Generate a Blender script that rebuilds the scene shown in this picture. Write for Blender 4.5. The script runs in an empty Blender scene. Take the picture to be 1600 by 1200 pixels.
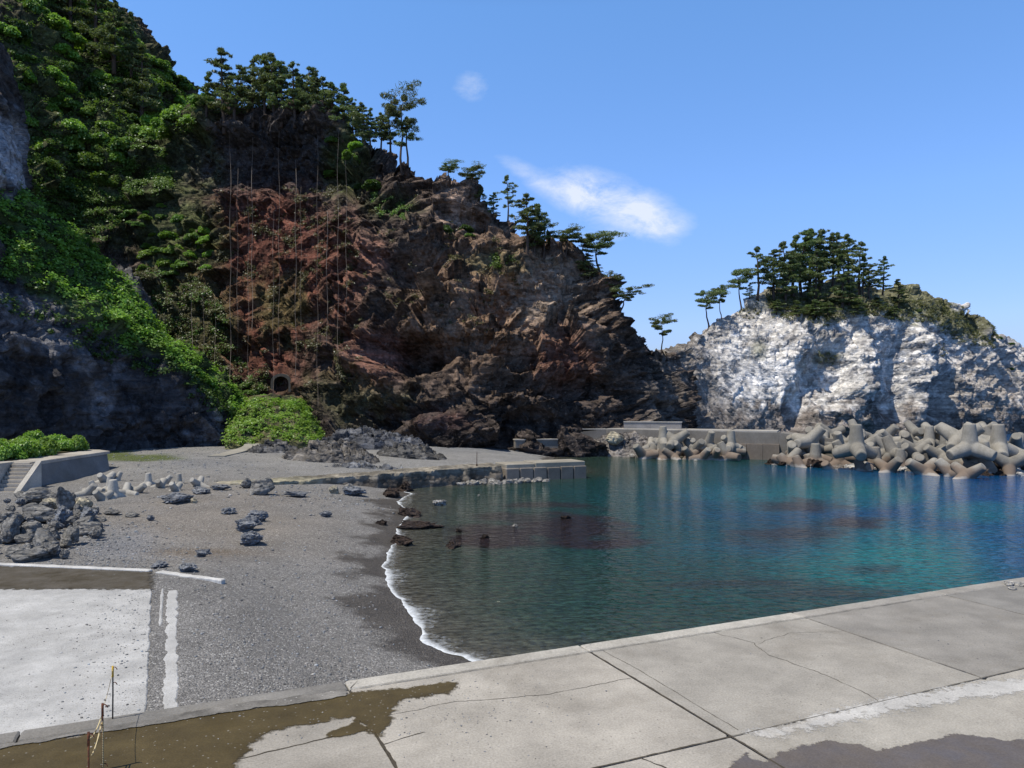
import bpy, math, random
import numpy as np
from mathutils import Vector, Matrix, Euler

# ------------------------------------------------------------------ camera, sky, sun, exposure
S = bpy.context.scene
F, HZ, CH = 1164.0, 630.0, 6.0          # focal length in photo pixels, horizon row, eye height above the water
cam_d = bpy.data.cameras.new('camera')
cam_d.sensor_width = 36.0
cam_d.lens = F / 1600.0 * 36.0
cam_d.shift_y = (HZ - 600.0) / 1600.0
cam_d.clip_start = 0.1
cam_d.clip_end = 9000.0
cam = bpy.data.objects.new('camera', cam_d)
cam.location = (0, 0, CH)
cam.rotation_euler = (math.radians(90), 0, 0)
S.collection.objects.link(cam)
S.camera = cam

SUN_EL, SUN_AZ = math.radians(64), math.radians(-118)     # azimuth clockwise from +Y (north); negative = left
sd = Vector((math.sin(SUN_AZ) * math.cos(SUN_EL), math.cos(SUN_AZ) * math.cos(SUN_EL), math.sin(SUN_EL)))
W = bpy.data.worlds.new('World')
S.world = W
W.use_nodes = True
wn, wl = W.node_tree.nodes, W.node_tree.links
wn.clear()
w_out = wn.new('ShaderNodeOutputWorld')
w_bg = wn.new('ShaderNodeBackground')
w_sky = wn.new('ShaderNodeTexSky')
w_sky.sky_type = 'NISHITA'
w_sky.sun_disc = False
w_sky.sun_elevation = SUN_EL
w_sky.sun_rotation = SUN_AZ
w_sky.altitude = 0
w_sky.air_density = 1.0
w_sky.dust_density = 0.0
w_sky.ozone_density = 2.5
w_bg.inputs['Strength'].default_value = 0.145
wl.new(w_bg.outputs[0], w_out.inputs[0])
SKY_COL = w_sky.outputs[0]

sun_d = bpy.data.lights.new('sun', 'SUN')
sun_d.energy = 4.8
sun_d.angle = math.radians(0.5)
sun_d.color = (1.0, 0.93, 0.80)
sun = bpy.data.objects.new('sun', sun_d)
sun.rotation_euler = sd.to_track_quat('Z', 'Y').to_euler()
sun.location = (-60, 0, 90)
S.collection.objects.link(sun)

S.view_settings.view_transform = 'Standard'
S.view_settings.look = 'None'
S.view_settings.exposure = 0.0
S.view_settings.gamma = 1.0
S.view_settings.use_curve_mapping = False
S.render.engine = 'CYCLES'
S.cycles.max_bounces = 5
S.cycles.diffuse_bounces = 2
S.cycles.glossy_bounces = 3
S.cycles.transparent_max_bounces = 12
S.cycles.volume_bounces = 1
S.cycles.caustics_reflective = False
S.cycles.caustics_refractive = False
S.cycles.use_denoising = True
S.cycles.sample_clamp_indirect = 6.0

# ------------------------------------------------------------------ helpers
def P(px, py, Y):
    return np.array([(px - 800.0) / F * Y, Y, CH + (HZ - py) / F * Y])
def G(px, py, z=0.0):
    return P(px, py, (CH - z) * F / (py - HZ))
def to_px(p):
    p = np.asarray(p)
    return 800 + p[..., 0] / p[..., 1] * F, HZ - (p[..., 2] - CH) / p[..., 1] * F

def _h(ix, iy, iz, s):
    with np.errstate(over='ignore'):
        n = (ix.astype(np.uint32) * np.uint32(374761393) + iy.astype(np.uint32) * np.uint32(668265263)
             + iz.astype(np.uint32) * np.uint32(2246822519) + np.uint32((s * 3266489917) & 0xffffffff))
        n = (n ^ (n >> np.uint32(13))) * np.uint32(1274126177)
        n = (n ^ (n >> np.uint32(16))) * np.uint32(2654435761)
        n = n ^ (n >> np.uint32(15))
    return n
def _u(ix, iy, iz, s):
    return _h(ix, iy, iz, s).astype(np.float64) / 4294967295.0
_ga = np.random.RandomState(5).normal(size=(256, 3))
_ga /= np.linalg.norm(_ga, axis=1)[:, None]
def perlin(p, seed=0):
    p = np.asarray(p, float)
    i = np.floor(p).astype(np.int64); f = p - i
    u = f * f * f * (f * (f * 6 - 15) + 10)
    out = 0
    for dx in (0, 1):
        for dy in (0, 1):
            for dz in (0, 1):
                g = _ga[_h(i[:, 0] + dx, i[:, 1] + dy, i[:, 2] + dz, seed) & np.uint32(255)]
                d = f - np.array([dx, dy, dz])
                w = (u[:, 0] if dx else 1 - u[:, 0]) * (u[:, 1] if dy else 1 - u[:, 1]) * (u[:, 2] if dz else 1 - u[:, 2])
                out = out + w * (g * d).sum(1)
    return out * 1.5
def fbm(p, oct=4, seed=0, gain=0.5):
    p = np.asarray(p, float); a, o, t = 1.0, 0, 0
    for k in range(oct):
        o = o + a * perlin(p * 2.03 ** k + 17.3 * k, seed + k); t += a; a *= gain
    return o / t
def facet(p, seed=0, tilt=0.8):
    """piecewise planar cells: broken-rock relief"""
    p = np.asarray(p, float)
    i = np.floor(p).astype(np.int64)
    best = np.full(len(p), 1e9); val = np.zeros(len(p))
    for dx in (-1, 0, 1):
        for dy in (-1, 0, 1):
            for dz in (-1, 0, 1):
                c = (i[:, 0] + dx, i[:, 1] + dy, i[:, 2] + dz)
                q = np.stack([c[0] + _u(*c, seed), c[1] + _u(*c, seed + 1), c[2] + _u(*c, seed + 2)], 1)
                d = p - q
                r = (d * d).sum(1)
                m = r < best
                if not m.any(): continue
                cm = (c[0][m], c[1][m], c[2][m])
                g = np.stack([_u(*cm, seed + 3), _u(*cm, seed + 4), _u(*cm, seed + 5)], 1) * 2 - 1
                val[m] = (_u(*cm, seed + 6) * 2 - 1) * 0.6 + tilt * (g * d[m]).sum(1)
                best[m] = r[m]
    return val
def sstep(a, b, x):
    t = np.clip((x - a) / (b - a), 0, 1)
    return t * t * (3 - 2 * t)
def in_poly(px, py, poly):
    poly = np.asarray(poly, float); n = len(poly); r = np.zeros(np.shape(px), bool)
    for k in range(n):
        x1, y1 = poly[k]; x2, y2 = poly[(k + 1) % n]
        if y1 == y2: continue
        c = ((y1 > py) != (y2 > py)) & (px < (x2 - x1) * (py - y1) / (y2 - y1) + x1)
        r ^= c
    return r
def seg_dist(x, y, poly, closed=True):
    poly = np.asarray(poly, float); d = np.full(np.shape(x), 1e18)
    for k in range(len(poly) - (0 if closed else 1)):
        a, b = poly[k], poly[(k + 1) % len(poly)]
        ab = b - a; t = np.clip(((x - a[0]) * ab[0] + (y - a[1]) * ab[1]) / max(ab @ ab, 1e-9), 0, 1)
        d = np.minimum(d, (x - a[0] - t * ab[0]) ** 2 + (y - a[1] - t * ab[1]) ** 2)
    return np.sqrt(d)

def mesh_np(name, verts, faces, smooth=False, col=None, mat_idx=None):
    """verts (n,3); faces: int array (m,k) or a list of such arrays"""
    if not isinstance(faces, list): faces = [faces]
    faces = [np.asarray(f, np.int32) for f in faces if len(f)]
    me = bpy.data.meshes.new(name)
    verts = np.asarray(verts, np.float32)
    me.vertices.add(len(verts)); me.vertices.foreach_set('co', verts.ravel())
    nl = sum(f.size for f in faces); nf = sum(len(f) for f in faces)
    me.loops.add(nl); me.loops.foreach_set('vertex_index', np.concatenate([f.ravel() for f in faces]))
    tot = np.concatenate([np.full(len(f), f.shape[1], np.int32) for f in faces])
    st = np.concatenate([[0], np.cumsum(tot)[:-1]]).astype(np.int32)
    me.polygons.add(nf); me.polygons.foreach_set('loop_start', st)
    try: me.polygons.foreach_set('loop_total', tot)
    except Exception: pass
    if smooth: me.polygons.foreach_set('use_smooth', np.ones(nf, bool))
    if mat_idx is not None: me.polygons.foreach_set('material_index', np.asarray(mat_idx, np.int32))
    me.update(calc_edges=True)
    if col is not None:
        at = me.color_attributes.new('Col', 'FLOAT_COLOR', 'POINT')
        c = np.ones((len(verts), 4), np.float32); c[:, :col.shape[1]] = col
        at.data.foreach_set('color', c.ravel())
    return me
def link(name, me, mats=None, parent=None):
    o = bpy.data.objects.new(name, me)
    S.collection.objects.link(o)
    if mats is not None and me is not None and len(me.materials) == 0:
        for m in (mats if isinstance(mats, (list, tuple)) else [mats]): me.materials.append(m)
    if parent is not None: o.parent = parent
    return o
def tag(o, label=None, cat=None, group=None, kind=None):
    if label: o['label'] = label
    if cat: o['category'] = cat
    if group: o['group'] = group
    if kind: o['kind'] = kind
    return o
def thing(name, label, cat, loc=(0, 0, 0), rot=(0, 0, 0), group=None):
    o = bpy.data.objects.new(name, None)
    o.empty_display_size = 0.3
    S.collection.objects.link(o)
    o.location = loc; o.rotation_euler = rot
    return tag(o, label, cat, group)
def copy_tree(o, parent=None):
    c = o.copy(); S.collection.objects.link(c)
    if parent is not None: c.parent = parent
    for ch in list(o.children): copy_tree(ch, c)
    return c
class MB:
    """collects raw polygons for one mesh"""
    def __init__(s): s.v = []; s.f = []; s.m = []; s.n = 0
    def add(s, v, f, m=0):
        v = np.asarray(v, float)
        for q in f: s.f.append(tuple(int(i) + s.n for i in q)); s.m.append(m)
        s.v.append(v); s.n += len(v); return s
    def box(s, c, h, R=None, m=0, bev=0.0):
        """box with chamfered vertical/top edges"""
        c = np.asarray(c, float); hx, hy, hz = h
        b = min(bev, hx * .45, hy * .45, hz * .45)
        if b <= 0:
            v = np.array([[x, y, z] for z in (-hz, hz) for y in (-hy, hy) for x in (-hx, hx)])
            f = [(0, 2, 3, 1), (4, 5, 7, 6), (0, 1, 5, 4), (2, 6, 7, 3), (0, 4, 6, 2), (1, 3, 7, 5)]
        else:
            def ring(x, y, z, e):
                return [(-x + e, -y, z), (x - e, -y, z), (x, -y + e, z), (x, y - e, z), (x - e, y, z), (-x + e, y, z), (-x, y - e, z), (-x, -y + e, z)]
            v = np.array(ring(hx, hy, -hz, b) + ring(hx, hy, hz - b, b) + ring(hx - b, hy - b, hz, b * .6))
            f = [tuple(range(7, -1, -1)), tuple(range(16, 24))]
            for r in (0, 8):
                f += [(r + k, r + (k + 1) % 8, r + 8 + (k + 1) % 8, r + 8 + k) for k in range(8)]
        if R is not None: v = v @ np.asarray(R).T
        return s.add(v + c, f, m)
    def tube(s, pts, rad, n=6, m=0, caps=True):
        pts = np.asarray(pts, float); k = len(pts)
        rad = np.full(k, rad) if np.isscalar(rad) else np.asarray(rad, float)
        t = np.gradient(pts, axis=0); t /= np.linalg.norm(t, axis=1)[:, None] + 1e-12
        ref = np.array([0, 0, 1.0]) if abs(t[:, 2]).mean() < .8 else np.array([1.0, 0, 0])
        u = np.cross(t, ref); u /= np.linalg.norm(u, axis=1)[:, None] + 1e-12
        w = np.cross(t, u)
        a = np.arange(n) / n * 2 * math.pi
        v = (pts[:, None] + rad[:, None, None] * (np.cos(a)[None, :, None] * u[:, None] + np.sin(a)[None, :, None] * w[:, None])).reshape(-1, 3)
        f = [(r * n + j, r * n + (j + 1) % n, (r + 1) * n + (j + 1) % n, (r + 1) * n + j) for r in range(k - 1) for j in range(n)]
        if caps: f += [tuple(range(n - 1, -1, -1)), tuple((k - 1) * n + j for j in range(n))]
        return s.add(v, f, m)
    def mesh(s, name, smooth=False, col=None):
        me = bpy.data.meshes.new(name)
        v = np.concatenate(s.v)
        me.from_pydata([tuple(x) for x in v], [], s.f)
        me.polygons.foreach_set('material_index', np.asarray(s.m, np.int32))
        if smooth: me.polygons.foreach_set('use_smooth', np.ones(len(s.f), bool))
        me.update()
        return me
def rotz(a):
    c, s = math.cos(a), math.sin(a)
    return np.array([[c, -s, 0], [s, c, 0], [0, 0, 1.0]])

# ------------------------------------------------------------------ materials
def new_mat(name):
    m = bpy.data.materials.new(name); m.use_nodes = True
    m.node_tree.nodes.clear()
    return m
class NT:
    def __init__(s, m): s.t = m.node_tree; s.n = s.t.nodes; s.l = s.t.links
    def new(s, typ, **kw):
        x = s.n.new(typ)
        for k, v in kw.items():
            if k.startswith('i_'):
                key = k[2:]; key = int(key) if key.isdigit() else key.replace('_', ' ')
                s.put(x.inputs[key], v)
            else: setattr(x, k, v)
        return x
    def put(s, sock, v):
        if isinstance(v, bpy.types.NodeSocket): s.l.new(v, sock)
        elif isinstance(v, bpy.types.Node): s.l.new(v.outputs[0], sock)
        else:
            if sock.type == 'RGBA' and len(v) == 3: v = (*v, 1)
            sock.default_value = v
    def noise(s, scale, detail=4, vec=None, rough=.55, dist=0.0, out='Fac'):
        x = s.new('ShaderNodeTexNoise', i_Scale=scale, i_Detail=detail, i_Roughness=rough, i_Distortion=dist)
        if vec is not None: s.put(x.inputs['Vector'], vec)
        return x.outputs[out]
    def voro(s, scale, vec=None, feature='F1', out='Distance'):
        x = s.new('ShaderNodeTexVoronoi', feature=feature); x.inputs['Scale'].default_value = scale
        if vec is not None: s.put(x.inputs['Vector'], vec)
        return x.outputs[out]
    def ramp(s, fac, stops):
        x = s.new('ShaderNodeValToRGB'); s.put(x.inputs[0], fac)
        e = x.color_ramp.elements
        while len(e) < len(stops): e.new(0.5)
        for el, (p, c) in zip(e, stops):
            el.position = p; el.color = (*c, 1) if len(c) == 3 else c
        return x.outputs[0]
    def rng(s, v, a, b, c=0.0, d=1.0, smooth=False):
        x = s.new('ShaderNodeMapRange'); x.clamp = True
        if smooth: x.interpolation_type = 'SMOOTHSTEP'
        for k, q in enumerate((v, a, b, c, d)): s.put(x.inputs[k], q)
        return x.outputs[0]
    def math(s, op, a, b=0.0):
        x = s.new('ShaderNodeMath', operation=op); s.put(x.inputs[0], a); s.put(x.inputs[1], b); return x.outputs[0]
    def mix(s, f, a, b, mode='MIX'):
        x = s.new('ShaderNodeMix', data_type='RGBA', blend_type=mode)
        s.put(x.inputs[0], f); s.put(x.inputs[6], a); s.put(x.inputs[7], b); return x.outputs[2]
    def mul(s, a, k):
        x = s.new('ShaderNodeVectorMath', operation='SCALE'); s.put(x.inputs[0], a); s.put(x.inputs[3], k); return x.outputs[0]
    def pos(s): return s.new('ShaderNodeNewGeometry').outputs['Position']
    def obj(s): return s.new('ShaderNodeTexCoord').outputs['Object']
    def attr(s, name='Col'):
        return s.new('ShaderNodeAttribute', attribute_name=name).outputs['Color']
    def mapv(s, vec, scale=(1, 1, 1), rot=(0, 0, 0)):
        x = s.new('ShaderNodeMapping'); s.put(x.inputs[0], vec)
        x.inputs['Scale'].default_value = scale; x.inputs['Rotation'].default_value = rot; return x.outputs[0]
    def bump(s, h, strength=.5, dist=.1, normal=None):
        x = s.new('ShaderNodeBump', i_Height=h, i_Strength=strength, i_Distance=dist)
        if normal is not None: s.put(x.inputs['Normal'], normal)
        return x.outputs[0]
    def out(s, sh):
        o = s.new('ShaderNodeOutputMaterial'); s.put(o.inputs[0], sh); return o
    def bsdf(s, col, rough=.9, normal=None, spec=.3, **kw):
        x = s.new('ShaderNodeBsdfPrincipled')
        s.put(x.inputs['Base Color'], col); s.put(x.inputs['Roughness'], rough)
        s.put(x.inputs['Specular IOR Level'], spec)
        if normal is not None: s.put(x.inputs['Normal'], normal)
        for k, v in kw.items(): s.put(x.inputs[k.replace('_', ' ')], v)
        return x.outputs[0]

def rock_mat(name, base=None, s=1.0, contrast=(0.45, 1.5), bump=.7, streak=None, space='pos', light=None, rough=.93):
    """craggy rock: base colour (attribute Col or a constant) x multi-scale mottling, bump at sub-metre scales"""
    m = new_mat(name); t = NT(m)
    v = t.pos() if space == 'pos' else t.obj()
    c = t.attr() if base is None else base
    n1 = t.noise(0.35 * s, 6, v, .62)
    n2 = t.noise(1.7 * s, 6, v, .68)
    wv = t.new('ShaderNodeVectorMath', operation='MULTIPLY_ADD'); t.put(wv.inputs[0], t.noise(.9 * s, 3, v, out='Color')); wv.inputs[1].default_value = (.7 / s,) * 3; t.put(wv.inputs[2], v)
    vq = t.mapv(wv.outputs[0], (1.0, 1.0, 1.75), (.25, -.45, .1))
    def planes(sc):
        x = t.new('ShaderNodeTexVoronoi', feature='F1'); x.inputs['Scale'].default_value = sc; t.put(x.inputs['Vector'], vq)
        d_ = t.new('ShaderNodeVectorMath', operation='SUBTRACT', i_0=vq, i_1=x.outputs['Position'])
        c_ = t.new('ShaderNodeVectorMath', operation='SUBTRACT', i_0=x.outputs['Color'], i_1=(.5, .5, .5))
        q_ = t.new('ShaderNodeVectorMath', operation='DOT_PRODUCT', i_0=d_.outputs[0], i_1=c_.outputs[0])
        return q_.outputs['Value'], t.new('ShaderNodeSeparateColor', i_0=x.outputs['Color']).outputs[0]
    f1, k1 = planes(.55 * s); f2, k2 = planes(1.6 * s)
    k = t.rng(t.math('ADD', t.math('MULTIPLY', n1, .9), t.math('MULTIPLY', n2, 1.1)), .72, 1.28, contrast[0], contrast[1])
    bed = t.noise(1.0 * s, 5, t.mapv(wv.outputs[0], (.12, .12, 1.9), (.15, -.55, 0)), .7)
    k = t.math('MULTIPLY', k, t.rng(bed, .35, .65, .6, 1.35))
    k = t.math('MULTIPLY', k, t.math('MULTIPLY', t.rng(k1, 0, 1, .78, 1.22), t.rng(k2, 0, 1, .8, 1.2)))
    cc = t.mix(1.0, c, t.mul(t.new('ShaderNodeCombineColor', i_0=1.0, i_1=1.0, i_2=1.0).outputs[0], k), 'MULTIPLY')
    if light is not None:      # lichen / dust / guano flecks
        lf = t.rng(t.noise(2.3 * s, 8, v, .75), light[1], light[1] + .1, 0, light[2])
        cc = t.mix(lf, cc, light[0])
    h = t.math('ADD', t.math('MULTIPLY', t.noise(2.2 * s, 10, v, .72), .30 / s), t.math('ADD', t.math('MULTIPLY', f1, 1.6), t.math('ADD', t.math('MULTIPLY', bed, .55 / s), t.math('MULTIPLY', f2, 1.7))))
    nb = t.bump(h, bump, 1.0)
    t.out(t.bsdf(cc, rough, nb, .2))
    return m
# wisps of cloud in the sky, laid out by direction
class _WT: pass
_w = NT.__new__(NT); _w.t = W.node_tree; _w.n = wn; _w.l = wl
dirv = wn.new('ShaderNodeTexCoord').outputs['Generated']
sx = _w.new('ShaderNodeSeparateXYZ', i_0=dirv)
uu = _w.math('DIVIDE', sx.outputs[0], _w.math('MAXIMUM', sx.outputs[1], .02))
vv = _w.math('DIVIDE', sx.outputs[2], _w.math('MAXIMUM', sx.outputs[1], .02))
cv = _w.new('ShaderNodeCombineXYZ', i_0=uu, i_1=vv, i_2=0.0).outputs[0]
cn = _w.noise(13.0, 10, _w.mapv(cv, (1.0, 1.9, 1), (0, 0, math.radians(24))), .68, .25)
def puff(cx, cy, rx, ry, ang):
    du = _w.math('SUBTRACT', uu, (cx - 800) / F); dv = _w.math('SUBTRACT', vv, (HZ - cy) / F)
    ca, sa = math.cos(ang), math.sin(ang)
    a = _w.math('DIVIDE', _w.math('ADD', _w.math('MULTIPLY', du, ca), _w.math('MULTIPLY', dv, sa)), rx / F)
    b = _w.math('DIVIDE', _w.math('SUBTRACT', _w.math('MULTIPLY', dv, ca), _w.math('MULTIPLY', du, sa)), ry / F)
    r2 = _w.math('ADD', _w.math('MULTIPLY', a, a), _w.math('MULTIPLY', b, b))
    return _w.math('POWER', 2.718, _w.math('MULTIPLY', r2, -1.0))
tot = None
for q, k in ((puff(905, 298, 42, 26, -.35), .95), (puff(965, 318, 75, 36, -.35), 1.05), (puff(1020, 345, 45, 30, -.3), .6), (puff(830, 278, 62, 15, -.6), .6), (puff(738, 135, 28, 24, .3), .62), (puff(1050, 355, 40, 16, .3), .35), (puff(940, 370, 60, 14, .1), .25), (puff(1330, 275, 220, 30, .1), .10), (puff(90, 40, 200, 80, 0), .25)):
    q = _w.math('MULTIPLY', q, k)
    tot = q if tot is None else _w.math('ADD', tot, q)
cm = _w.rng(_w.math('MULTIPLY', tot, _w.rng(cn, .32, .70, .22, 1.4)), .14, 1.15, 0, .8)
vis = _w.rng(sx.outputs[1], .05, .2)
cm = _w.math('MULTIPLY', cm, vis)
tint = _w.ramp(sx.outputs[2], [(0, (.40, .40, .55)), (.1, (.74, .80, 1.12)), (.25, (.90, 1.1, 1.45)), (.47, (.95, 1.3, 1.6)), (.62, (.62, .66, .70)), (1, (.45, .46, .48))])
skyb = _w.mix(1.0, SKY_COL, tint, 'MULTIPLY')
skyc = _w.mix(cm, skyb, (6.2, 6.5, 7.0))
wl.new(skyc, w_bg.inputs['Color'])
# ------------------------------------------------------------------ ground and water
shore_px = [(655, 1000), (662, 985), (640, 965), (635, 945), (612, 925), (598, 885), (604, 868), (618, 850), (622, 825),
            (640, 800), (618, 785), (642, 772), (606, 762)]
SHORE = [(-0.2, 16.5)] + [tuple(G(700, 1022)[:2])] + [tuple(G(x, y)[:2]) for x, y in shore_px]
SHORE2 = [(-6.0, 55.0), (0.0, 62.0), (4.5, 66.0), (4.0, 78.0), (5.1, 85.0), (9.5, 91.0), (14.5, 84.0), (20, 90), (30, 99), (36, 112)]
SEA = [(0.5, 12)] + SHORE + SHORE2 + [(44, 135), (40, 220), (40, 5000), (5000, 5000), (5000, -200), (40, -60)]
QO, Q1, Q2 = np.array([1.66, 14.9]), np.array([.911, .412]), np.array([-.412, .911])    # quay edge frame
def Q(a, b, z=0.0):
    p = QO + a * Q1 + b * Q2
    return np.array([p[0], p[1], z])
def QL(x, y):
    return (x - QO[0]) * Q1[0] + (y - QO[1]) * Q1[1], (x - QO[0]) * Q2[0] + (y - QO[1]) * Q2[1]

def ground_z(x, y):
    x = np.asarray(x, float); y = np.asarray(y, float)
    sea = in_poly(x, y, SEA)
    d = seg_dist(x, y, SEA)
    near = sstep(60, 25, y)
    cap = 1.55 * (1 - near) + 0.93 * near
    land = cap * (1 - np.exp(-d * .19 / cap)) + 0.0
    p = np.stack([x, y, 0 * x], -1).reshape(-1, 3)
    n = fbm(p / 6.0, 3, 3).reshape(x.shape)
    n2 = fbm(p / 1.3, 2, 9).reshape(x.shape)
    land = land + (n * .16 + n2 * .04) * np.clip(d / 4, 0, 1)
    depth = np.minimum(.10 * d + .06 * np.maximum(d - 6, 0), 5.0) * (1 + .3 * n)
    z = np.where(sea, -depth, land)
    a, b = QL(x, y)
    z = np.where(b < 0.2, np.minimum(z, 0.85), z)                                   # under the quay
    lv = sstep(-4.6, -7.2, a) * sstep(16, 12.5, b)
    z = np.where(~sea & (b > 0.2), z + (0.925 + .012 * n - z) * lv, z)
    return z
def axis(lo, hi, step, far, g=1.35):
    core = list(np.arange(lo, hi + step * .5, step)); s = step; a = []; x = core[-1]
    while x < far: s *= g; x += s; a.append(min(x, far))
    s = step; b = []; x = core[0]
    while x > -far: s *= g; x -= s; b.append(max(x, -far))
    return np.array(b[::-1] + core + a)
def grid_mesh(xs, ys):
    X, Y = np.meshgrid(xs, ys)
    nx, ny = len(xs), len(ys)
    i = np.arange(nx * ny).reshape(ny, nx)
    f = np.stack([i[:-1, :-1], i[:-1, 1:], i[1:, 1:], i[1:, :-1]], -1).reshape(-1, 4)
    return X.ravel(), Y.ravel(), f

gx, gy, gf = grid_mesh(axis(-48, 46, .3, 5500), np.concatenate([-(np.geomspace(1, 5500, 24)[::-1]) + 4, np.arange(4, 60, .22), np.arange(60, 100, .4), 100 + np.geomspace(1, 5400, 40)]))
gz = ground_z(gx, gy)
gpx, gpy = to_px(np.stack([gx, np.maximum(gy, 1), gz], -1))
gp = np.stack([gx, gy, 0 * gx], -1)
nz = fbm(gp / 5.0, 4, 21)
col = np.tile(np.array([.198, .190, .182]), (len(gx), 1))
def blend(col, c, m):
    return col + (np.asarray(c) - col) * m[:, None]
def blob(px, py, cx, cy, rx, ry, soft=.5, n=None, na=.6):
    r = np.sqrt(((px - cx) / rx) ** 2 + ((py - cy) / ry) ** 2)
    if n is not None: r = r + n * na
    return 1 - sstep(1 - soft, 1 + soft * .3, r)
# browner, sandier stretch in the middle of the beach; grey pebbles near the quay and by the boulders
col = blend(col, (.235, .230, .224), sstep(765, 725, gpy + nz * 25) * (gpx < 2000))
col = blend(col, (.215, .193, .17), blob(gpx, gpy, 330, 820, 230, 75, .8, nz))
col = blend(col, (.145, .115, .085), .8 * blob(gpx, gpy, 300, 862, 130, 9, .8, nz))
col = blend(col, (.21, .21, .215), blob(gpx, gpy, 300, 722, 120, 12, .8, nz))
col = blend(col, (.20, .20, .21), blob(gpx, gpy, 180, 850, 90, 30, .8, nz))
col = blend(col, (.175, .18, .19), blob(gpx, gpy, 760, 700, 130, 9, .8, nz))
gr = np.maximum(np.maximum(blob(gpx, gpy, 225, 716, 75, 7, .5, nz), blob(gpx, gpy, 675, 687, 50, 2.5, .5, nz)), blob(gpx, gpy, 180, 712, 40, 10, .5, nz))
col = blend(col, (.085, .11, .03), gr)
gm = new_mat('gravel'); t = NT(gm)
v = t.pos()
sep = t.new('ShaderNodeSeparateXYZ', i_0=v)
peb = t.voro(30.0, v, out='Color'); pebd = t.voro(30.0, v)
peb2 = t.voro(12.0, v, out='Color')
g1 = t.new('ShaderNodeSeparateColor', i_0=peb).outputs[0]
g2 = t.new('ShaderNodeSeparateColor', i_0=peb2).outputs[1]
kk = t.math('MULTIPLY', t.rng(g1, 0, 1, .62, 1.38), t.rng(g2, 0, 1, .85, 1.15))
kk = t.math('MULTIPLY', kk, t.rng(t.noise(.5, 6, v, .6), .3, .7, .82, 1.16))
gray = t.new('ShaderNodeCombineColor', i_0=kk, i_1=kk, i_2=kk).outputs[0]
c = t.mix(1.0, t.attr(), gray, 'MULTIPLY')
c = t.mix(t.rng(g1, .94, .97, 0, .8), c, (.5, .49, .47))           # pale pebbles
wl_ = t.math('ADD', sep.outputs[2], t.math('MULTIPLY', t.math('SUBTRACT', t.noise(.33, 4, v, .6), .5), 1.1))
wet = t.rng(wl_, .10, .25, 1.0, 0.0, True)
c = t.mix(wet, c, t.mix(1.0, c, (.40, .37, .34), 'MULTIPLY'))
hh = t.math('ADD', t.math('MULTIPLY', pebd, -1.0), t.math('MULTIPLY', t.noise(40, 3, v), .5))
t.out(t.bsdf(c, t.rng(wet, 0, 1, .95, .5), t.bump(hh, .8, .05), .3))
gme = mesh_np('beach', np.stack([gx, gy, gz], -1), gf, True, col)
tag(link('beach', gme, gm), kind='structure')

# water surface: body colour follows the depth and the weed beds below, reflection from the surface itself
wx, wy, wf = grid_mesh(axis(-14, 60, .3, 5400), np.concatenate([-(np.geomspace(1, 5400, 20)[::-1]) + 11, np.arange(11, 40, .2), np.arange(40, 125, .4), 125 + np.geomspace(1, 5300, 40)]))
wz = ground_z(wx, wy)
dep = np.clip(-wz, 0, 9)
keep = (wz < .12)
fm = keep[wf].any(1)
wf = wf[fm]
ids = np.unique(wf); remap = -np.ones(len(wx), int); remap[ids] = np.arange(len(ids))
wf = remap[wf]; wx, wy, dep = wx[ids], wy[ids], dep[ids]
wpx, wpy = to_px(np.stack([wx, np.maximum(wy, 1), 0 * wx], -1))
wp = np.stack([wx, wy, 0 * wx], -1)
n1, n2 = fbm(wp / 7.0, 5, 31, .6), fbm(wp / 2.2, 4, 41)
stops = [(0, (.075, .07, .058)), (.35, (.026, .043, .033)), (.9, (.010, .038, .032)), (1.8, (.004, .046, .052)), (3.2, (.002, .046, .105)), (5.0, (.0015, .044, .145)), (9, (.0015, .042, .15))]
wc = np.stack([np.interp(dep + n1 * .8 * np.clip(dep, 0, 1), [s[0] for s in stops], [s[1][k] for s in stops]) for k in range(3)], -1)
turq = np.maximum.reduce([blob(wpx, wpy, 1400, 870, 200, 60, .9, n1), .8 * blob(wpx, wpy, 1280, 770, 250, 28, .9, n1), .7 * blob(wpx, wpy, 1520, 800, 110, 24, .9, n1)])
wc = blend(wc, (.004, .125, .125), .8 * turq)
weed = np.maximum.reduce([blob(wpx, wpy, 770, 838, 100, 22, .5, n2, .9), blob(wpx, wpy, 890, 825, 100, 30, .5, n2, .9), blob(wpx, wpy, 940, 850, 90, 10, .6, n2, .9),
                          .8 * blob(wpx, wpy, 820, 810, 100, 10, .6, n2, .9), .8 * blob(wpx, wpy, 850, 790, 90, 6, .6, n2, .9), .8 * blob(wpx, wpy, 1250, 790, 70, 12, .6, n2, .9), .9 * blob(wpx, wpy, 1330, 818, 60, 14, .6, n2, .9),
                          .7 * blob(wpx, wpy, 1230, 835, 90, 20, .7, n2, .9), .6 * blob(wpx, wpy, 1370, 890, 60, 10, .7, n2, .9), .5 * blob(wpx, wpy, 1170, 912, 160, 9, .7, n2, .9), .5 * blob(wpx, wpy, 1300, 925, 160, 14, .7, n2, .9)])
wc = blend(wc, (.021, .012, .012), .92 * weed)
wm = new_mat('sea_water'); t = NT(wm)
v = t.pos()
va = t.mapv(v, (1.0, 1.7, 1), (0, 0, math.radians(-18)))
w1 = t.noise(2.4, 2, va, .5); w2 = t.noise(7.5, 3, va, .6); w3 = t.noise(.7, 2, va, .5)
h = t.math('ADD', t.math('MULTIPLY', w1, 1.0), t.math('MULTIPLY', w2, .22))
h = t.math('ADD', h, t.math('MULTIPLY', w3, .9))
nb = t.bump(h, t.rng(t.noise(.06, 3, v, .5), .35, .65, .6, 1.0), .22)
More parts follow.
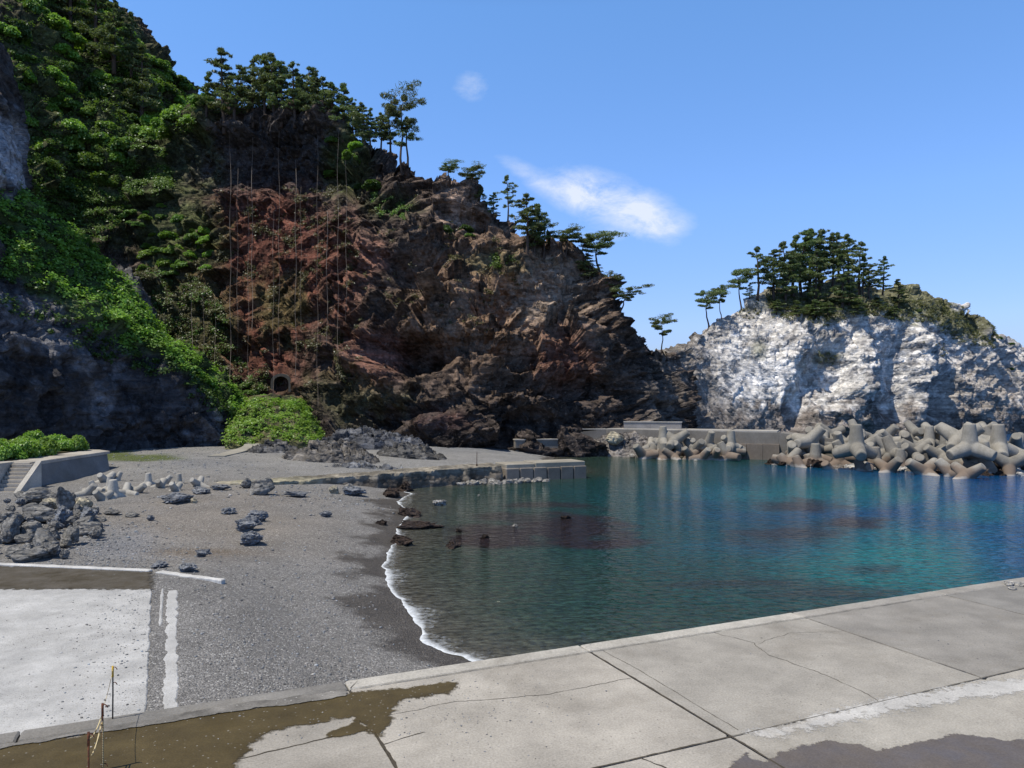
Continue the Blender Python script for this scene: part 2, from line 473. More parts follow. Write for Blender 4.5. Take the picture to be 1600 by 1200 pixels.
cc = t.mix(1.0, t.attr(), t.mul(t.new('ShaderNodeCombineColor', i_0=1.0, i_1=1.0, i_2=1.0).outputs[0], t.math('MULTIPLY', t.rng(t.noise(1.1, 5, va, .65), .3, .7, .7, 1.3), t.rng(t.noise(3.2, 3, va, .6), .35, .65, .5, 1.55))), 'MULTIPLY')  # ripple light and dark also painted into the body colour
t.out(t.bsdf(cc, .05, nb, .34, IOR=1.33))
wme = mesh_np('sea_water', np.stack([wx, wy, 0 * wx], -1), wf, True, wc)
tag(link('sea_water', wme, wm), kind='structure')

# white foam along the waterline
def polyline(pts, step):
    pts = np.asarray(pts, float); d = np.r_[0, np.cumsum(np.linalg.norm(np.diff(pts, axis=0), axis=1))]
    s = np.arange(0, d[-1], step)
    return np.stack([np.interp(s, d, pts[:, k]) for k in range(pts.shape[1])], -1)
fo = polyline(SHORE, .06)
for _ in range(10): fo[1:-1] = (fo[:-2] + 2 * fo[1:-1] + fo[2:]) / 4
tn = np.gradient(fo, axis=0); tn /= np.linalg.norm(tn, axis=1)[:, None]
nr = np.stack([tn[:, 1], -tn[:, 0]], -1)           # towards the sea (right)
p3 = np.c_[fo, np.zeros(len(fo))]
wv = .10 * fbm(p3 / .5, 3, 55) + .22 * fbm(p3 / 2.0, 2, 57)
wd = np.clip(.75 + 1.6 * fbm(p3 / 1.7, 3, 61), .3, 2.0)
rows = []
for k, q in enumerate((0, .10, .24, 1.0)):
    xy = fo + nr * (wv + q * wd)[:, None]
    rows.append(np.c_[xy, np.full(len(fo), .02 - .012 * q) + .02 * (q == .10)])
V = np.concatenate(rows); n = len(fo)
i = np.arange(4 * n).reshape(4, n)
ff = np.stack([i[:-1, :-1], i[:-1, 1:], i[1:, 1:], i[1:, :-1]], -1).reshape(-1, 4)
fc = np.concatenate([np.tile([[w, w, w]], (n, 1)) for w in (1.0, .72, .34, 0.0)])
fmat = new_mat('foam'); t = NT(fmat)
v = t.pos()
al = t.rng(t.math('ADD', t.new('ShaderNodeSeparateColor', i_0=t.attr()).outputs[0], t.math('MULTIPLY', t.math('SUBTRACT', t.noise(5, 6, v, .75), .5), 1.3)), .22, 1.15, 0, .95)
mx = t.new('ShaderNodeMixShader', i_0=al, i_1=t.new('ShaderNodeBsdfTransparent').outputs[0], i_2=t.bsdf((.72, .76, .8), .8))
t.out(mx.outputs[0])
tag(link('foam', mesh_np('foam', V, ff, True, fc), fmat), kind='stuff')
# ------------------------------------------------------------------ cliffs and island
def loft(cols, nu, nv, blur=4):
    """cols: list of columns, each a list of (px, py, Y) rows -> displaced-ready grid (nv, nu, 3)"""
    C = np.array([[P(*r) for r in c] for c in cols])               # (C,R,3)
    du = np.r_[0, np.cumsum(np.linalg.norm(np.diff(C, axis=0), axis=2).mean(1))]
    dv = np.r_[0, np.cumsum(np.linalg.norm(np.diff(C, axis=1), axis=2).mean(0))]
    u = np.linspace(0, du[-1], nu); w = np.linspace(0, dv[-1], nv)
    A = np.stack([[np.interp(u, du, C[:, r, k]) for r in range(C.shape[1])] for k in range(3)], -1)     # (R,nu,3)
    B = np.stack([np.stack([np.interp(w, dv, A[:, j, k]) for j in range(nu)], -1) for k in range(3)], -1)  # (nv,nu,3)
    for _ in range(blur):
        B[:, 1:-1] = (B[:, :-2] + 2 * B[:, 1:-1] + B[:, 2:]) / 4
        B[1:-1] = (B[:-2] + 2 * B[1:-1] + B[2:]) / 4
    return B
def grid_normals(B):
    du = np.gradient(B, axis=1); dv = np.gradient(B, axis=0)
    n = np.cross(du, dv); n /= np.linalg.norm(n, axis=2)[..., None] + 1e-9
    return n
def grid_faces(nv, nu):
    i = np.arange(nv * nu).reshape(nv, nu)
    return np.stack([i[:-1, :-1], i[:-1, 1:], i[1:, 1:], i[1:, :-1]], -1).reshape(-1, 4)
def crag(p, amp, seed, strat=(0.35, -0.15, 1.0), sq=1.7):
    """rock relief in metres: big buttresses, dipping blocky beds, small broken faces"""
    s = np.asarray(strat, float); s /= np.linalg.norm(s)
    q = p + (p @ s)[:, None] * s * (sq - 1)
    wv = np.stack([fbm(p / 4, 2, seed + 50), fbm(p / 4, 2, seed + 51), fbm(p / 4, 2, seed + 52)], -1)
    msk = .22 + .98 * sstep(-.22, .28, fbm(p / 7.5, 3, seed + 80))
    rg = 1 - 2 * np.abs(perlin(q / 4.0 + wv * .5, seed + 60))
    d = 2.0 * fbm(p / 15, 3, seed) + 2.3 * facet(q / 6.5 + wv * .15, seed + 10) + 1.15 * msk * facet(q / 2.9 + wv * .25, seed + 20) \
        + msk * (.5 * facet(q / 1.25 + wv * .3, seed + 30, .6) + .17 * facet(q / .6 + wv * .4, seed + 40, .6) + .5 * rg)
    bs = np.array([-.45, .15, .88]); bs /= np.linalg.norm(bs)
    hb = p @ bs + 1.3 * fbm(p / 6, 3, seed + 70)
    ms = sstep(-.25, .25, fbm(p / 9, 2, seed + 75))
    saw = lambda x: (x - np.floor(x))
    d = d + ms * (1.15 * (.5 - saw(hb / 3.1)) + .5 * (.5 - saw(hb / 1.15 + .3 * fbm(p / 2, 2, seed + 71))))
    return d * amp

# main cliff: columns left to right, rows base -> rim
M = [
 [(-330, 640, 62), (-330, 450, 72), (-330, 250, 80), (-300, 0, 92), (-260, -260, 118)],
 [(-120, 640, 76), (-120, 420, 86), (-120, 240, 94), (-110, 40, 104), (-90, -190, 128)],
 [(0, 640, 84), (0, 420, 95), (0, 260, 101), (5, 90, 111), (30, -110, 135)],
 [(100, 640, 92), (100, 440, 104), (100, 300, 111), (110, 150, 121), (150, 50, 138)],
 [(190, 640, 96), (195, 500, 106), (200, 380, 113), (195, 235, 121), (225, 152, 134)],
 [(270, 650, 95), (275, 560, 103), (270, 430, 111), (270, 300, 116), (285, 206, 124)],
 [(350, 680, 91), (350, 595, 99), (350, 440, 107), (350, 310, 111), (350, 198, 115)],
 [(430, 690, 90), (435, 612, 97), (430, 460, 104), (425, 310, 108), (430, 185, 111)],
 [(510, 692, 87), (518, 610, 93), (528, 450, 99), (530, 315, 103), (530, 205, 107)],
 [(600, 694, 85), (600, 605, 89), (600, 470, 94), (590, 350, 98), (600, 246, 104)],
 [(680, 694, 84), (680, 612, 86), (680, 490, 91), (680, 380, 96), (690, 276, 102)],
 [(760, 695, 83), (760, 612, 85), (760, 505, 90), (765, 420, 95), (762, 338, 100)],
 [(840, 695, 83.5), (840, 622, 85), (840, 545, 89), (840, 480, 93), (832, 404, 97)],
 [(900, 692, 85), (900, 622, 87), (900, 552, 90), (900, 475, 93), (888, 394, 97)],
 [(945, 690, 87), (945, 622, 89), (945, 562, 91), (945, 505, 93), (940, 425, 96)],
 [(985, 688, 89), (985, 635, 91), (980, 585, 93), (975, 535, 94), (965, 477, 97)],
 [(1020, 686, 91), (1020, 645, 93), (1015, 605, 95), (1010, 565, 97), (1000, 526, 99)],
 [(1050, 684, 97), (1050, 650, 100), (1045, 620, 103), (1042, 590, 106), (1034, 552, 108)],
 [(1075, 684, 112), (1072, 650, 113), (1068, 620, 114), (1064, 590, 115), (1060, 556, 117)],
]
for c in M:                                  # over the rim: a shelf falling gently back, then the far side
    x, y, Y = c[-1]; X = (x - 800) / F * Y; Z = CH + (HZ - y) / F * Y
    for dY, dz in ((14, -2.5), (45, -10 if x > 500 else 6)):
        y2 = HZ - (Z + dz - CH) * F / (Y + dY); x2 = 800 + X * F / (Y + dY)
        c.append((x2, y2, Y + dY))
    c.insert(0, (c[0][0], c[0][1] + 60, c[0][2] - 1))
nu, nv = 1050, 520
B = loft(M, nu, nv, 6); N = grid_normals(B)
p = B.reshape(-1, 3); N = N.reshape(-1, 3)
if N[:, 1].mean() > 0: N = -N
px, py = to_px(p)
amp = np.full(len(p), 1.0)
amp -= .35 * blob(px, py, 420, 440, 140, 200, .6)
amp += .35 * blob(px, py, 740, 500, 200, 170, .6)
d = crag(p, amp, 100)
# a few deep recesses and overhangs seen in the photo
d -= 5.0 * blob(px, py, 650, 420, 55, 38, .7) + 6.0 * blob(px, py, 640, 555, 75, 40, .6) + 3.5 * blob(px, py, 770, 480, 40, 30, .7)
d += 3.0 * blob(px, py, 580, 560, 60, 35, .6) + 2.5 * blob(px, py, 680, 470, 90, 30, .7) + 2.5 * blob(px, py, 640, 665, 60, 25, .6)
d += 2.2 * blob(px, py, 420, 205, 170, 22, .6) - 2.5 * blob(px, py, 400, 265, 170, 45, .7) - 3.5 * blob(px, py, 600, 655, 90, 30, .6)
d -= 3.5 * blob(px, py, 870, 600, 120, 22, .6) + 2.5 * blob(px, py, 820, 560, 60, 22, .7)
pm = p + N * d[:, None]
mpx, mpy = to_px(pm)
n5, n6 = fbm(pm / 9, 4, 71), fbm(pm / 2.5, 4, 72)
col = np.tile(np.array([.086, .064, .052]), (len(p), 1))
col = blend(col, (.24, .158, .108), blob(mpx, mpy, 790, 470, 190, 130, .8, n5) * .9)
col = blend(col, (.30, .24, .19), blob(mpx, mpy, 860, 460, 90, 60, .8, n6) * .7)
col = blend(col, (.31, .22, .17), blob(mpx, mpy, 715, 320, 40, 55, .7, n6) * .8)
col = blend(col, (.118, .046, .032), blob(mpx, mpy, 420, 440, 145, 210, .6, n5))
col = blend(col, (.21, .105, .078), blob(mpx, mpy, 570, 400, 45, 45, .7, n6) * .9)
col = blend(col, (.17, .085, .066), blob(mpx, mpy, 580, 560, 70, 60, .6, n6) * .9)
col = blend(col, (.16, .075, .055), blob(mpx, mpy, 880, 560, 60, 60, .8, n6) * .8)
col = blend(col, (.14, .065, .055), blob(mpx, mpy, 690, 660, 60, 22, .7, n6) * .8)
col = blend(col, (.040, .034, .033), sstep(580, 690, mpy + n6 * 40) * .8)  # dark grey foot rock, deepened to paint in the shade of its recesses
col = blend(col, (.05, .046, .046), blob(mpx, mpy, 400, 240, 230, 65, .5, n5) * .9)  # shade beneath the rim, painted as darker rock
col = blend(col, (.16, .14, .125), blob(mpx, mpy, 1040, 610, 45, 80, .6, n6) * .8)
green = np.maximum.reduce([.8 * blob(mpx, mpy, 290, 500, 110, 130, .7, n6), blob(mpx, mpy, 110, 180, 230, 240, .3, n5), blob(mpx, mpy, 280, 370, 90, 70, .5, n6),
                           blob(mpx, mpy, 545, 255, 45, 65, .5, n6), .7 * blob(mpx, mpy, 610, 320, 55, 25, .7, n6), .7 * blob(mpx, mpy, 440, 480, 60, 70, .7, n6, 1.2), .6 * blob(mpx, mpy, 780, 410, 70, 25, .7, n6, 1.2), .5 * blob(mpx, mpy, 540, 620, 100, 50, .7, n6, 1.3)])
up = np.clip(N[:, 2], 0, 1)
col = blend(col, (.060, .075, .026), np.clip(green, 0, 1) * .85)
MC = dict(p=pm, n=N, px=mpx, py=mpy)
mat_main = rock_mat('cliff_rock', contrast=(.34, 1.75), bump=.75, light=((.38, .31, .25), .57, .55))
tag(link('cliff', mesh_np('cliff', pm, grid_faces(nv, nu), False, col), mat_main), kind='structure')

# near cliff on the left: dark shaded face with a green sloping shoulder
L = [
 [(-420, 780, 42), (-420, 560, 43), (-400, 380, 47), (-380, 160, 55)],
 [(-200, 760, 50), (-200, 560, 51), (-190, 400, 55), (-170, 200, 63)],
 [(-60, 742, 57), (-60, 540, 58), (-50, 440, 61), (-30, 262, 70)],
 [(40, 730, 62), (40, 530, 63.5), (50, 455, 66), (60, 320, 74)],
 [(120, 722, 67), (120, 545, 68.5), (125, 500, 70), (130, 385, 77)],
 [(190, 715, 71), (190, 560, 72.5), (195, 530, 74), (190, 440, 79)],
 [(250, 710, 74), (252, 580, 75), (255, 560, 76), (250, 505, 80)],
 [(305, 706, 76), (306, 615, 77), (305, 595, 78), (295, 552, 81)],
 [(345, 704, 78), (345, 640, 78.6), (345, 625, 79), (335, 598, 82)],
 [(366, 703, 81), (368, 665, 81.5), (366, 652, 82), (360, 630, 84)],
 [(372, 703, 86), (374, 680, 87), (374, 675, 88), (372, 660, 89)],
]
for c in L:
    x, y, Y = c[-1]; X = (x - 800) / F * Y; Z = CH + (HZ - y) / F * Y
    for dY, dz, dx in ((7, -3.0, -1), (22, -12, -3)):
        c.append((800 + (X + dx) * F / (Y + dY), HZ - (max(Z + dz, -1) - CH) * F / (Y + dY), Y + dY))
    c.insert(0, (c[0][0], c[0][1] + 60, c[0][2] - .5))
nu2, nv2 = 520, 270
B = loft(L, nu2, nv2, 5); N = grid_normals(B).reshape(-1, 3); p = B.reshape(-1, 3)
if N[:, 0].mean() < 0: N = -N
d = crag(p, .62, 300, (0.5, 0.3, .3), 1.4)
lx, ly = to_px(p)
pl = p + N * d[:, None]
lpx, lpy = to_px(pl)
n5, n6 = fbm(pl / 9, 4, 81), fbm(pl / 2.5, 4, 82)
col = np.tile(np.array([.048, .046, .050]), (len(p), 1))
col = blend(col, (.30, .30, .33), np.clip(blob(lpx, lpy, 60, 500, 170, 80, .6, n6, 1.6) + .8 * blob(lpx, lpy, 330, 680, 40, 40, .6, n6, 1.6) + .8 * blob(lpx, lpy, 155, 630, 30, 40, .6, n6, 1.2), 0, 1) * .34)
slope = sstep(.35, .6, N[:, 2] + .25 * n6)
ridge_line = np.interp(lpx, [-400, 0, 100, 200, 270, 330, 370], [300, 430, 480, 545, 565, 620, 660])
veg_l = sstep(12, -12, lpy - ridge_line + n6 * 40)
col = blend(col, (.050, .075, .022), veg_l * .9)
LC = dict(p=pl, n=N, px=lpx, py=lpy)
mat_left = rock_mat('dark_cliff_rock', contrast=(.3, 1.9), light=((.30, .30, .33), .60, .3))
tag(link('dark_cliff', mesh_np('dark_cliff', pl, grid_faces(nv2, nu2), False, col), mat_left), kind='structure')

# pale rock spur high on the left edge of the view
R = [
 [(-260, 520, 56), (-260, 300, 57), (-240, 60, 60), (-220, -140, 70)],
 [(-90, 470, 62), (-90, 280, 63), (-80, 90, 66), (-70, -80, 74)],
 [(-10, 400, 66), (-10, 270, 67), (-8, 140, 69), (-10, 0, 76)],
 [(25, 350, 68), (26, 265, 69), (18, 190, 71), (20, 70, 78)],
 [(50, 335, 71), (54, 270, 73), (42, 220, 75), (40, 150, 81)],
 [(58, 330, 80), (60, 280, 82), (52, 240, 84), (48, 200, 87)],
]
R = [[(x - 20, y, Y) for x, y, Y in c] for c in R]
for c in R: c.insert(0, (c[0][0], c[0][1] + 70, c[0][2]))
nu3, nv3 = 120, 130
B = loft(R, nu3, nv3, 3); N = grid_normals(B).reshape(-1, 3); p = B.reshape(-1, 3)
if N[:, 1].mean() > 0: N = -N
pr = p + N * crag(p, .5, 400, (1, .2, .2), 1.3)[:, None]
rx, ry = to_px(pr)
n6 = fbm(pr / 2.5, 4, 92)
col = np.tile(np.array([.07, .06, .055]), (len(p), 1))
col = blend(col, (.36, .36, .38), blob(rx, ry, 0, 240, 55, 75, .4, n6))
col = blend(col, (.05, .075, .022), sstep(70, 10, ry + n6 * 40) * .7)
tag(link('pale_spur', mesh_np('pale_spur', pr, grid_faces(nv3, nu3), False, col), mat_left), kind='structure')

# small knob of grey rock behind the green shoulder
K = [[(150, 560, 86), (152, 480, 87), (165, 425, 90)], [(185, 560, 84), (185, 480, 84.5), (185, 408, 87)], [(222, 570, 84), (222, 490, 84.5), (208, 412, 87)], [(245, 580, 87), (244, 510, 88), (226, 450, 91)], [(250, 585, 92), (248, 530, 93), (238, 490, 95)]]
for c in K:
    x, y, Y = c[-1]; c.append((x, y + 30, Y + 8))
B = loft(K, 70, 70, 2); N = grid_normals(B).reshape(-1, 3); p = B.reshape(-1, 3)
if N[:, 1].mean() > 0: N = -N
pk = p + N * crag(p, .4, 500)[:, None]
col = np.tile(np.array([.10, .097, .10]), (len(p), 1))
tag(link('rock_knob', mesh_np('rock_knob', pk, grid_faces(70, 70), False, col), mat_left), kind='structure')

# white island beyond the breakwater
I = [
 [(1030, 690, 106), (1032, 640, 108), (1036, 600, 110), (1040, 575, 113), (1042, 556, 116)],
 [(1062, 686, 110), (1064, 640, 113), (1068, 600, 116), (1072, 570, 120), (1075, 545, 124)],
 [(1100, 684, 114), (1102, 640, 118), (1106, 590, 122), (1110, 545, 127), (1112, 512, 131)],
 [(1150, 682, 118), (1152, 630, 122), (1154, 570, 127), (1156, 515, 132), (1158, 482, 137)],
 [(1205, 682, 122), (1205, 630, 125), (1205, 560, 129), (1205, 500, 134), (1205, 466, 141)],
 [(1250, 681, 125), (1250, 620, 127), (1250, 550, 130), (1250, 498, 134), (1250, 452, 144)],
 [(1300, 681, 127), (1300, 615, 129), (1300, 550, 132), (1300, 498, 135), (1300, 438, 147)],
 [(1350, 681, 129), (1350, 615, 131), (1350, 545, 134), (1350, 492, 138), (1350, 440, 150)],
 [(1400, 680, 131), (1400, 615, 133), (1400, 545, 136), (1400, 496, 140), (1402, 452, 150)],
 [(1450, 679, 134), (1450, 610, 137), (1450, 545, 140), (1450, 500, 144), (1455, 464, 153)],
 [(1500, 678, 138), (1500, 615, 141), (1500, 570, 145), (1500, 525, 149), (1500, 474, 156)],
 [(1550, 677, 143), (1550, 625, 146), (1550, 590, 150), (1548, 550, 154), (1546, 508, 160)],
 [(1600, 676, 149), (1600, 640, 152), (1600, 610, 156), (1598, 580, 160), (1596, 548, 165)],
 [(1660, 675, 156), (1660, 650, 160), (1658, 635, 163), (1656, 620, 166), (1650, 605, 170)],
 [(1730, 674, 168), (1728, 664, 172), (1726, 656, 175), (1722, 650, 178), (1715, 642, 182)],
 [(1790, 674, 185), (1790, 673, 188), (1788, 672, 190), (1784, 672, 192), (1776, 671, 195)],
]
for c in I:
    x, y, Y = c[-1]; X = (x - 800) / F * Y; Z = CH + (HZ - y) / F * Y
    for dY, dz in ((12, -1.5), (40, -min(12, Z * .6)), (60, -Z - 3)):
        c.append((800 + X * F / (Y + dY), HZ - (Z + dz - CH) * F / (Y + dY), Y + dY))
    c.insert(0, (c[0][0], c[0][1] + 18, c[0][2] - .5))
nu4, nv4 = 640, 300
B = loft(I, nu4, nv4, 5); N = grid_normals(B).reshape(-1, 3); p = B.reshape(-1, 3)
if N[:, 1].mean() > 0: N = -N
ix, iy = to_px(p)
d = crag(p, .64, 600, (0.9, 0.0, .5), 1.3)
d *= 1 - .68 * blob(ix, iy, 1165, 590, 110, 110, .6)
d -= 3.2 * blob(ix, iy, 1290, 590, 45, 60, .6) + 3.5 * blob(ix, iy, 1400, 600, 40, 70, .6) + 3.5 * blob(ix, iy, 1470, 615, 30, 40, .6) + 2.5 * blob(ix, iy, 1245, 640, 22, 40, .5)
d += 2.2 * blob(ix, iy, 1345, 590, 25, 80, .6) + 2.2 * blob(ix, iy, 1435, 590, 20, 80, .6)
pi_ = p + N * d[:, None]
ipx, ipy = to_px(pi_)
n5, n6 = fbm(pi_ / 9, 4, 101), fbm(pi_ / 2.2, 5, 102, .6)
col = np.tile(np.array([.60, .575, .545]), (len(p), 1))
col = blend(col, (.24, .225, .22), sstep(.02, .22, n6) * .75)
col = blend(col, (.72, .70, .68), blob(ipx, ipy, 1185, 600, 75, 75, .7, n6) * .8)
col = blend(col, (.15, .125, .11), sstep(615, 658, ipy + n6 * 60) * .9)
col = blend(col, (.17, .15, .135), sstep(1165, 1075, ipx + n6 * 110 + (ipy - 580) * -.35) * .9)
col = blend(col, (.26, .21, .16), blob(ipx, ipy, 1540, 610, 110, 70, .8, n6, 1.0) * .6)
igreen = np.maximum.reduce([sstep(10, -14, ipy - np.interp(ipx, [1150, 1200, 1290, 1340, 1400, 1460, 1500, 1540, 1560], [480, 485, 500, 492, 498, 505, 530, 535, 500]) + n6 * 30) * sstep(1170, 1210, ipx) * sstep(1575, 1550, ipx),
                            .8 * blob(ipx, ipy, 1290, 560, 30, 14, .6, n6), .7 * blob(ipx, ipy, 1185, 545, 16, 20, .6, n6), .6 * blob(ipx, ipy, 1170, 480, 30, 12, .6, n6)])
igreen *= 1 - blob(ipx, ipy, 1510, 478, 26, 12, .6, n6)
col = blend(col, (.105, .105, .04), igreen * .9)
IC = dict(p=pi_, n=N, px=ipx, py=ipy)
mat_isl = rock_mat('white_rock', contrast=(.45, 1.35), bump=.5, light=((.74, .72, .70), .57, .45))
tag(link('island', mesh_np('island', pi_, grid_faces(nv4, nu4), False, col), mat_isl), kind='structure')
# ------------------------------------------------------------------ quay, slipway, groyne, breakwater, sea wall
rnd = random.Random(11)
rs = np.random.RandomState(12)

def concrete(name, base=None, speck=.5, stain=(.16, .14, .11), stain_k=.5, bump=.35, rough=.9, scale=1.0, frayed=False, spk=.80):
    m = new_mat(name); t = NT(m); v = t.pos()
    c = t.attr() if base is None else base
    k = t.rng(t.noise(.8 * scale, 7, v, .65), .25, .75, .68, 1.25)
    c = t.mix(1.0, c, t.new('ShaderNodeCombineColor', i_0=k, i_1=k, i_2=k).outputs[0], 'MULTIPLY')
    c = t.mix(t.rng(t.noise(.35 * scale, 6, v, .7, .6), .5, .72, 0, stain_k), c, stain)
    k2 = t.rng(t.noise(30 * scale, 4, v, .7), .3, .7, .74, 1.22)
    c = t.mix(1.0, c, t.new('ShaderNodeCombineColor', i_0=k2, i_1=k2, i_2=k2).outputs[0], 'MULTIPLY')
    pb = t.voro(16 * scale, v, out='Distance'); pc = t.new('ShaderNodeSeparateColor', i_0=t.voro(16 * scale, v, out='Color')).outputs[0]
    sp = t.math('MULTIPLY', t.rng(pb, .22, .30, 1, 0), t.math('MULTIPLY', t.rng(pc, spk, spk + .02, 0, speck), t.rng(t.noise(.5, 4, v, .6), .42, .62, .15, 1)))
    c = t.mix(sp, c, (.10, .095, .09))
    sh = t.bsdf(c, rough, t.bump(t.math('ADD', t.noise(45 * scale, 5, v, .7), t.math('MULTIPLY', t.noise(3 * scale, 4, v), .8)), bump, .02), .25)
    t.out(fray(t, sh, v) if frayed else sh)
    return m
MAT_CON = concrete('concrete')

def jag(poly, step, amp, fr=3.0, seed=1):
    """subdivide an outline and roughen it"""
    poly = np.asarray(poly, float); q = polyline(np.vstack([poly, poly[:1]]), step)
    tn = np.roll(q, -1, 0) - np.roll(q, 1, 0); tn /= np.linalg.norm(tn, axis=1)[:, None] + 1e-9
    nr = np.stack([tn[:, 1], -tn[:, 0]], -1)
    p = np.c_[q, np.zeros(len(q))]
    return q + nr * (amp * fbm(p * fr, 5, seed, .6) * 2)[:, None]
class Slabs:
    def __init__(s): s.v = []; s.f = []; s.c = []; s.n = 0
    def add(s, poly, z, depth, col, bev=.012, zf=None):
        poly = np.asarray(poly, float)
        ar = np.sum(poly[:, 0] * np.roll(poly[:, 1], -1) - np.roll(poly[:, 0], -1) * poly[:, 1])
        if ar < 0: poly = poly[::-1]
        n = len(poly)
        tn = np.roll(poly, -1, 0) - np.roll(poly, 1, 0); tn /= np.linalg.norm(tn, axis=1)[:, None] + 1e-9
        inn = poly + np.stack([-tn[:, 1], tn[:, 0]], -1) * bev
        zz = np.full(n, z) if zf is None else zf(poly[:, 0], poly[:, 1])
        V = np.vstack([np.c_[poly, zz - depth], np.c_[poly, zz - bev * .8], np.c_[inn, zz]])
        b = s.n
        for r in (0, 1):
            for k in range(n):
                k2 = (k + 1) % n
                s.f.append((b + r * n + k, b + r * n + k2, b + (r + 1) * n + k2, b + (r + 1) * n + k))
        s.f.append(tuple(b + 2 * n + k for k in range(n)))
        s.v.append(V); s.c.append(np.tile(col, (3 * n, 1))); s.n += 3 * n
    def build(s, name, mat, parent=None):
        V = np.concatenate(s.v); me = bpy.data.meshes.new(name)
        me.from_pydata([tuple(x) for x in V], [], s.f); me.update()
        at = me.color_attributes.new('Col', 'FLOAT_COLOR', 'POINT')
        c = np.ones((len(V), 4), np.float32); c[:, :3] = np.concatenate(s.c); at.data.foreach_set('color', c.ravel())
        return link(name, me, mat, parent)
def qpoly(a0, a1, b0, b1):
    return np.array([Q(a0, b0)[:2], Q(a1, b0)[:2], Q(a1, b1)[:2], Q(a0, b1)[:2]])
QZ = 1.2
sl = Slabs()
ja = [-34, -26, -18, -9.7, -5.0, -.36, 5.2, 9.9, 14.6, 20, 28, 38]
jb = [-4.42, -9.2, -16, -26]
g = .013
for k in range(len(ja) - 1):
    a0, a1 = ja[k] + g, ja[k + 1] - g
    tone = rnd.uniform(.9, 1.06)
    c0 = np.array([.345, .318, .278]) * tone
    if ja[k] >= 5: c0 = np.array([.275, .258, .232]) * tone
    if ja[k] >= 9: c0 = np.array([.225, .214, .196]) * tone
    if ja[k] == -.36: c0 = np.array([.325, .303, .267])
    # coping strip at the edge, slightly proud
    cc = np.array([.42, .395, .35]) if -7 < ja[k] < 4 else (np.array([.31, .29, .26]) if ja[k] > 0 else np.array([.20, .19, .175]))
    q = qpoly(a0, a1, -.40, 0.0)
    sl.add(jag(q, .07, .012, 3.0, k), QZ + .018, 4.2, cc, .03)
    sl.add(jag(qpoly(a0, a1, jb[0] + g, -.41), .12, .004, 3, 40 + k), QZ, .5, c0)
    for m_ in range(3):
        c1 = np.array([.40, .372, .325]) * rnd.uniform(.9, 1.05) if m_ == 0 and k >= 5 else c0 * rnd.uniform(.85, 1.05)
        sl.add(jag(qpoly(a0, a1, jb[m_ + 1] + g, jb[m_] - g), .14, .004, 3, 80 + k * 3 + m_), QZ - .002, .5, c1)
# packing in the joints, the wall under the coping
sl.add(qpoly(-34, 38, -26, -.05), QZ - .03, 4.0, np.array([.06, .056, .05]))
tag(sl.build('quay', MAT_CON), kind='structure')

# hairline cracks and opened joints on the quay
def strip(mb, pts, w, z, m=0):
    pts = np.asarray(pts, float); tn = np.gradient(pts, axis=0); tn /= np.linalg.norm(tn, axis=1)[:, None]
    nr = np.stack([tn[:, 1], -tn[:, 0]], -1); n = len(pts)
    w = (np.full(n, w) if np.isscalar(w) else w)[:, None]
    V = np.vstack([np.c_[pts + nr * w / 2, np.full(n, z)], np.c_[pts - nr * w / 2, np.full(n, z)]])
    mb.add(V, [(k, k + 1, n + k + 1, n + k) for k in range(n - 1)], m)
def crack(mb, pts, w, seed, wig=.05, z=QZ + .004):
    p = polyline([Q(a, b)[:2] for a, b in pts], .04)
    q = np.c_[p, np.zeros(len(p))]
    tn = np.gradient(p, axis=0); tn /= np.linalg.norm(tn, axis=1)[:, None]
    p = p + np.stack([tn[:, 1], -tn[:, 0]], -1) * (wig * fbm(q * 2.2, 5, seed, .65))[:, None]
    strip(mb, p, w * np.clip(.5 + 1.3 * (fbm(q * 5, 3, seed + 3) + .35), .15, 2), z)
mb = MB()
crack(mb, [(-.36, -.45), (-.36, -6.5)], .035, 3, .02, QZ + .006)
crack(mb, [(-5.0, -.5), (-5.0, -4.6)], .045, 4, .03, QZ + .006)
crack(mb, [(-3.9, -4.42), (-.36, -4.42)], .030, 5, .02, QZ + .006)
crack(mb, [(-.36, -4.42), (5.2, -4.42), (9.8, -4.42)], .012, 6, .012, QZ + .006)
crack(mb, [(-10, -2.25), (-6.8, -2.22), (-5.0, -1.98)], .028, 7, .05)
crack(mb, [(-5.0, -2.6), (-4.3, -2.45)], .02, 8, .04)
crack(mb, [(-5.0, -1.7), (-3.6, -1.6), (-2.1, -1.95), (-.4, -1.9)], .010, 9, .08)
crack(mb, [(2.6, -.45), (2.9, -1.3), (2.65, -2.0), (2.8, -3.2), (2.7, -4.4)], .012, 10, .12)
crack(mb, [(2.9, -1.4), (4.0, -1.1), (5.2, -1.5)], .008, 11, .1)
crack(mb, [(-.1, -.46), (-.05, -1.6), (-.12, -4.3)], .010, 12, .03)
crack(mb, [(-4.9, -.42), (-2.0, -.45), (2, -.43), (9, -.43)], .014, 13, .05, QZ + .02)
crack(mb, [(9.9, -.5), (9.9, -4.4)], .012, 14, .02, QZ + .006); crack(mb, [(5.2, -.5), (5.2, -4.4)], .013, 15, .02, QZ + .006)
crack(mb, [(-1.9, -4.45), (-1.7, -5.0), (-1.2, -5.6)], .022, 16, .08)
cm_ = new_mat('joint_dirt'); t = NT(cm_); t.out(t.bsdf(t.mix(t.noise(3, 3, t.pos()), (.035, .03, .022), (.085, .07, .05)), .95))
tag(link('quay_cracks', mb.mesh('quay_cracks'), cm_), kind='structure')

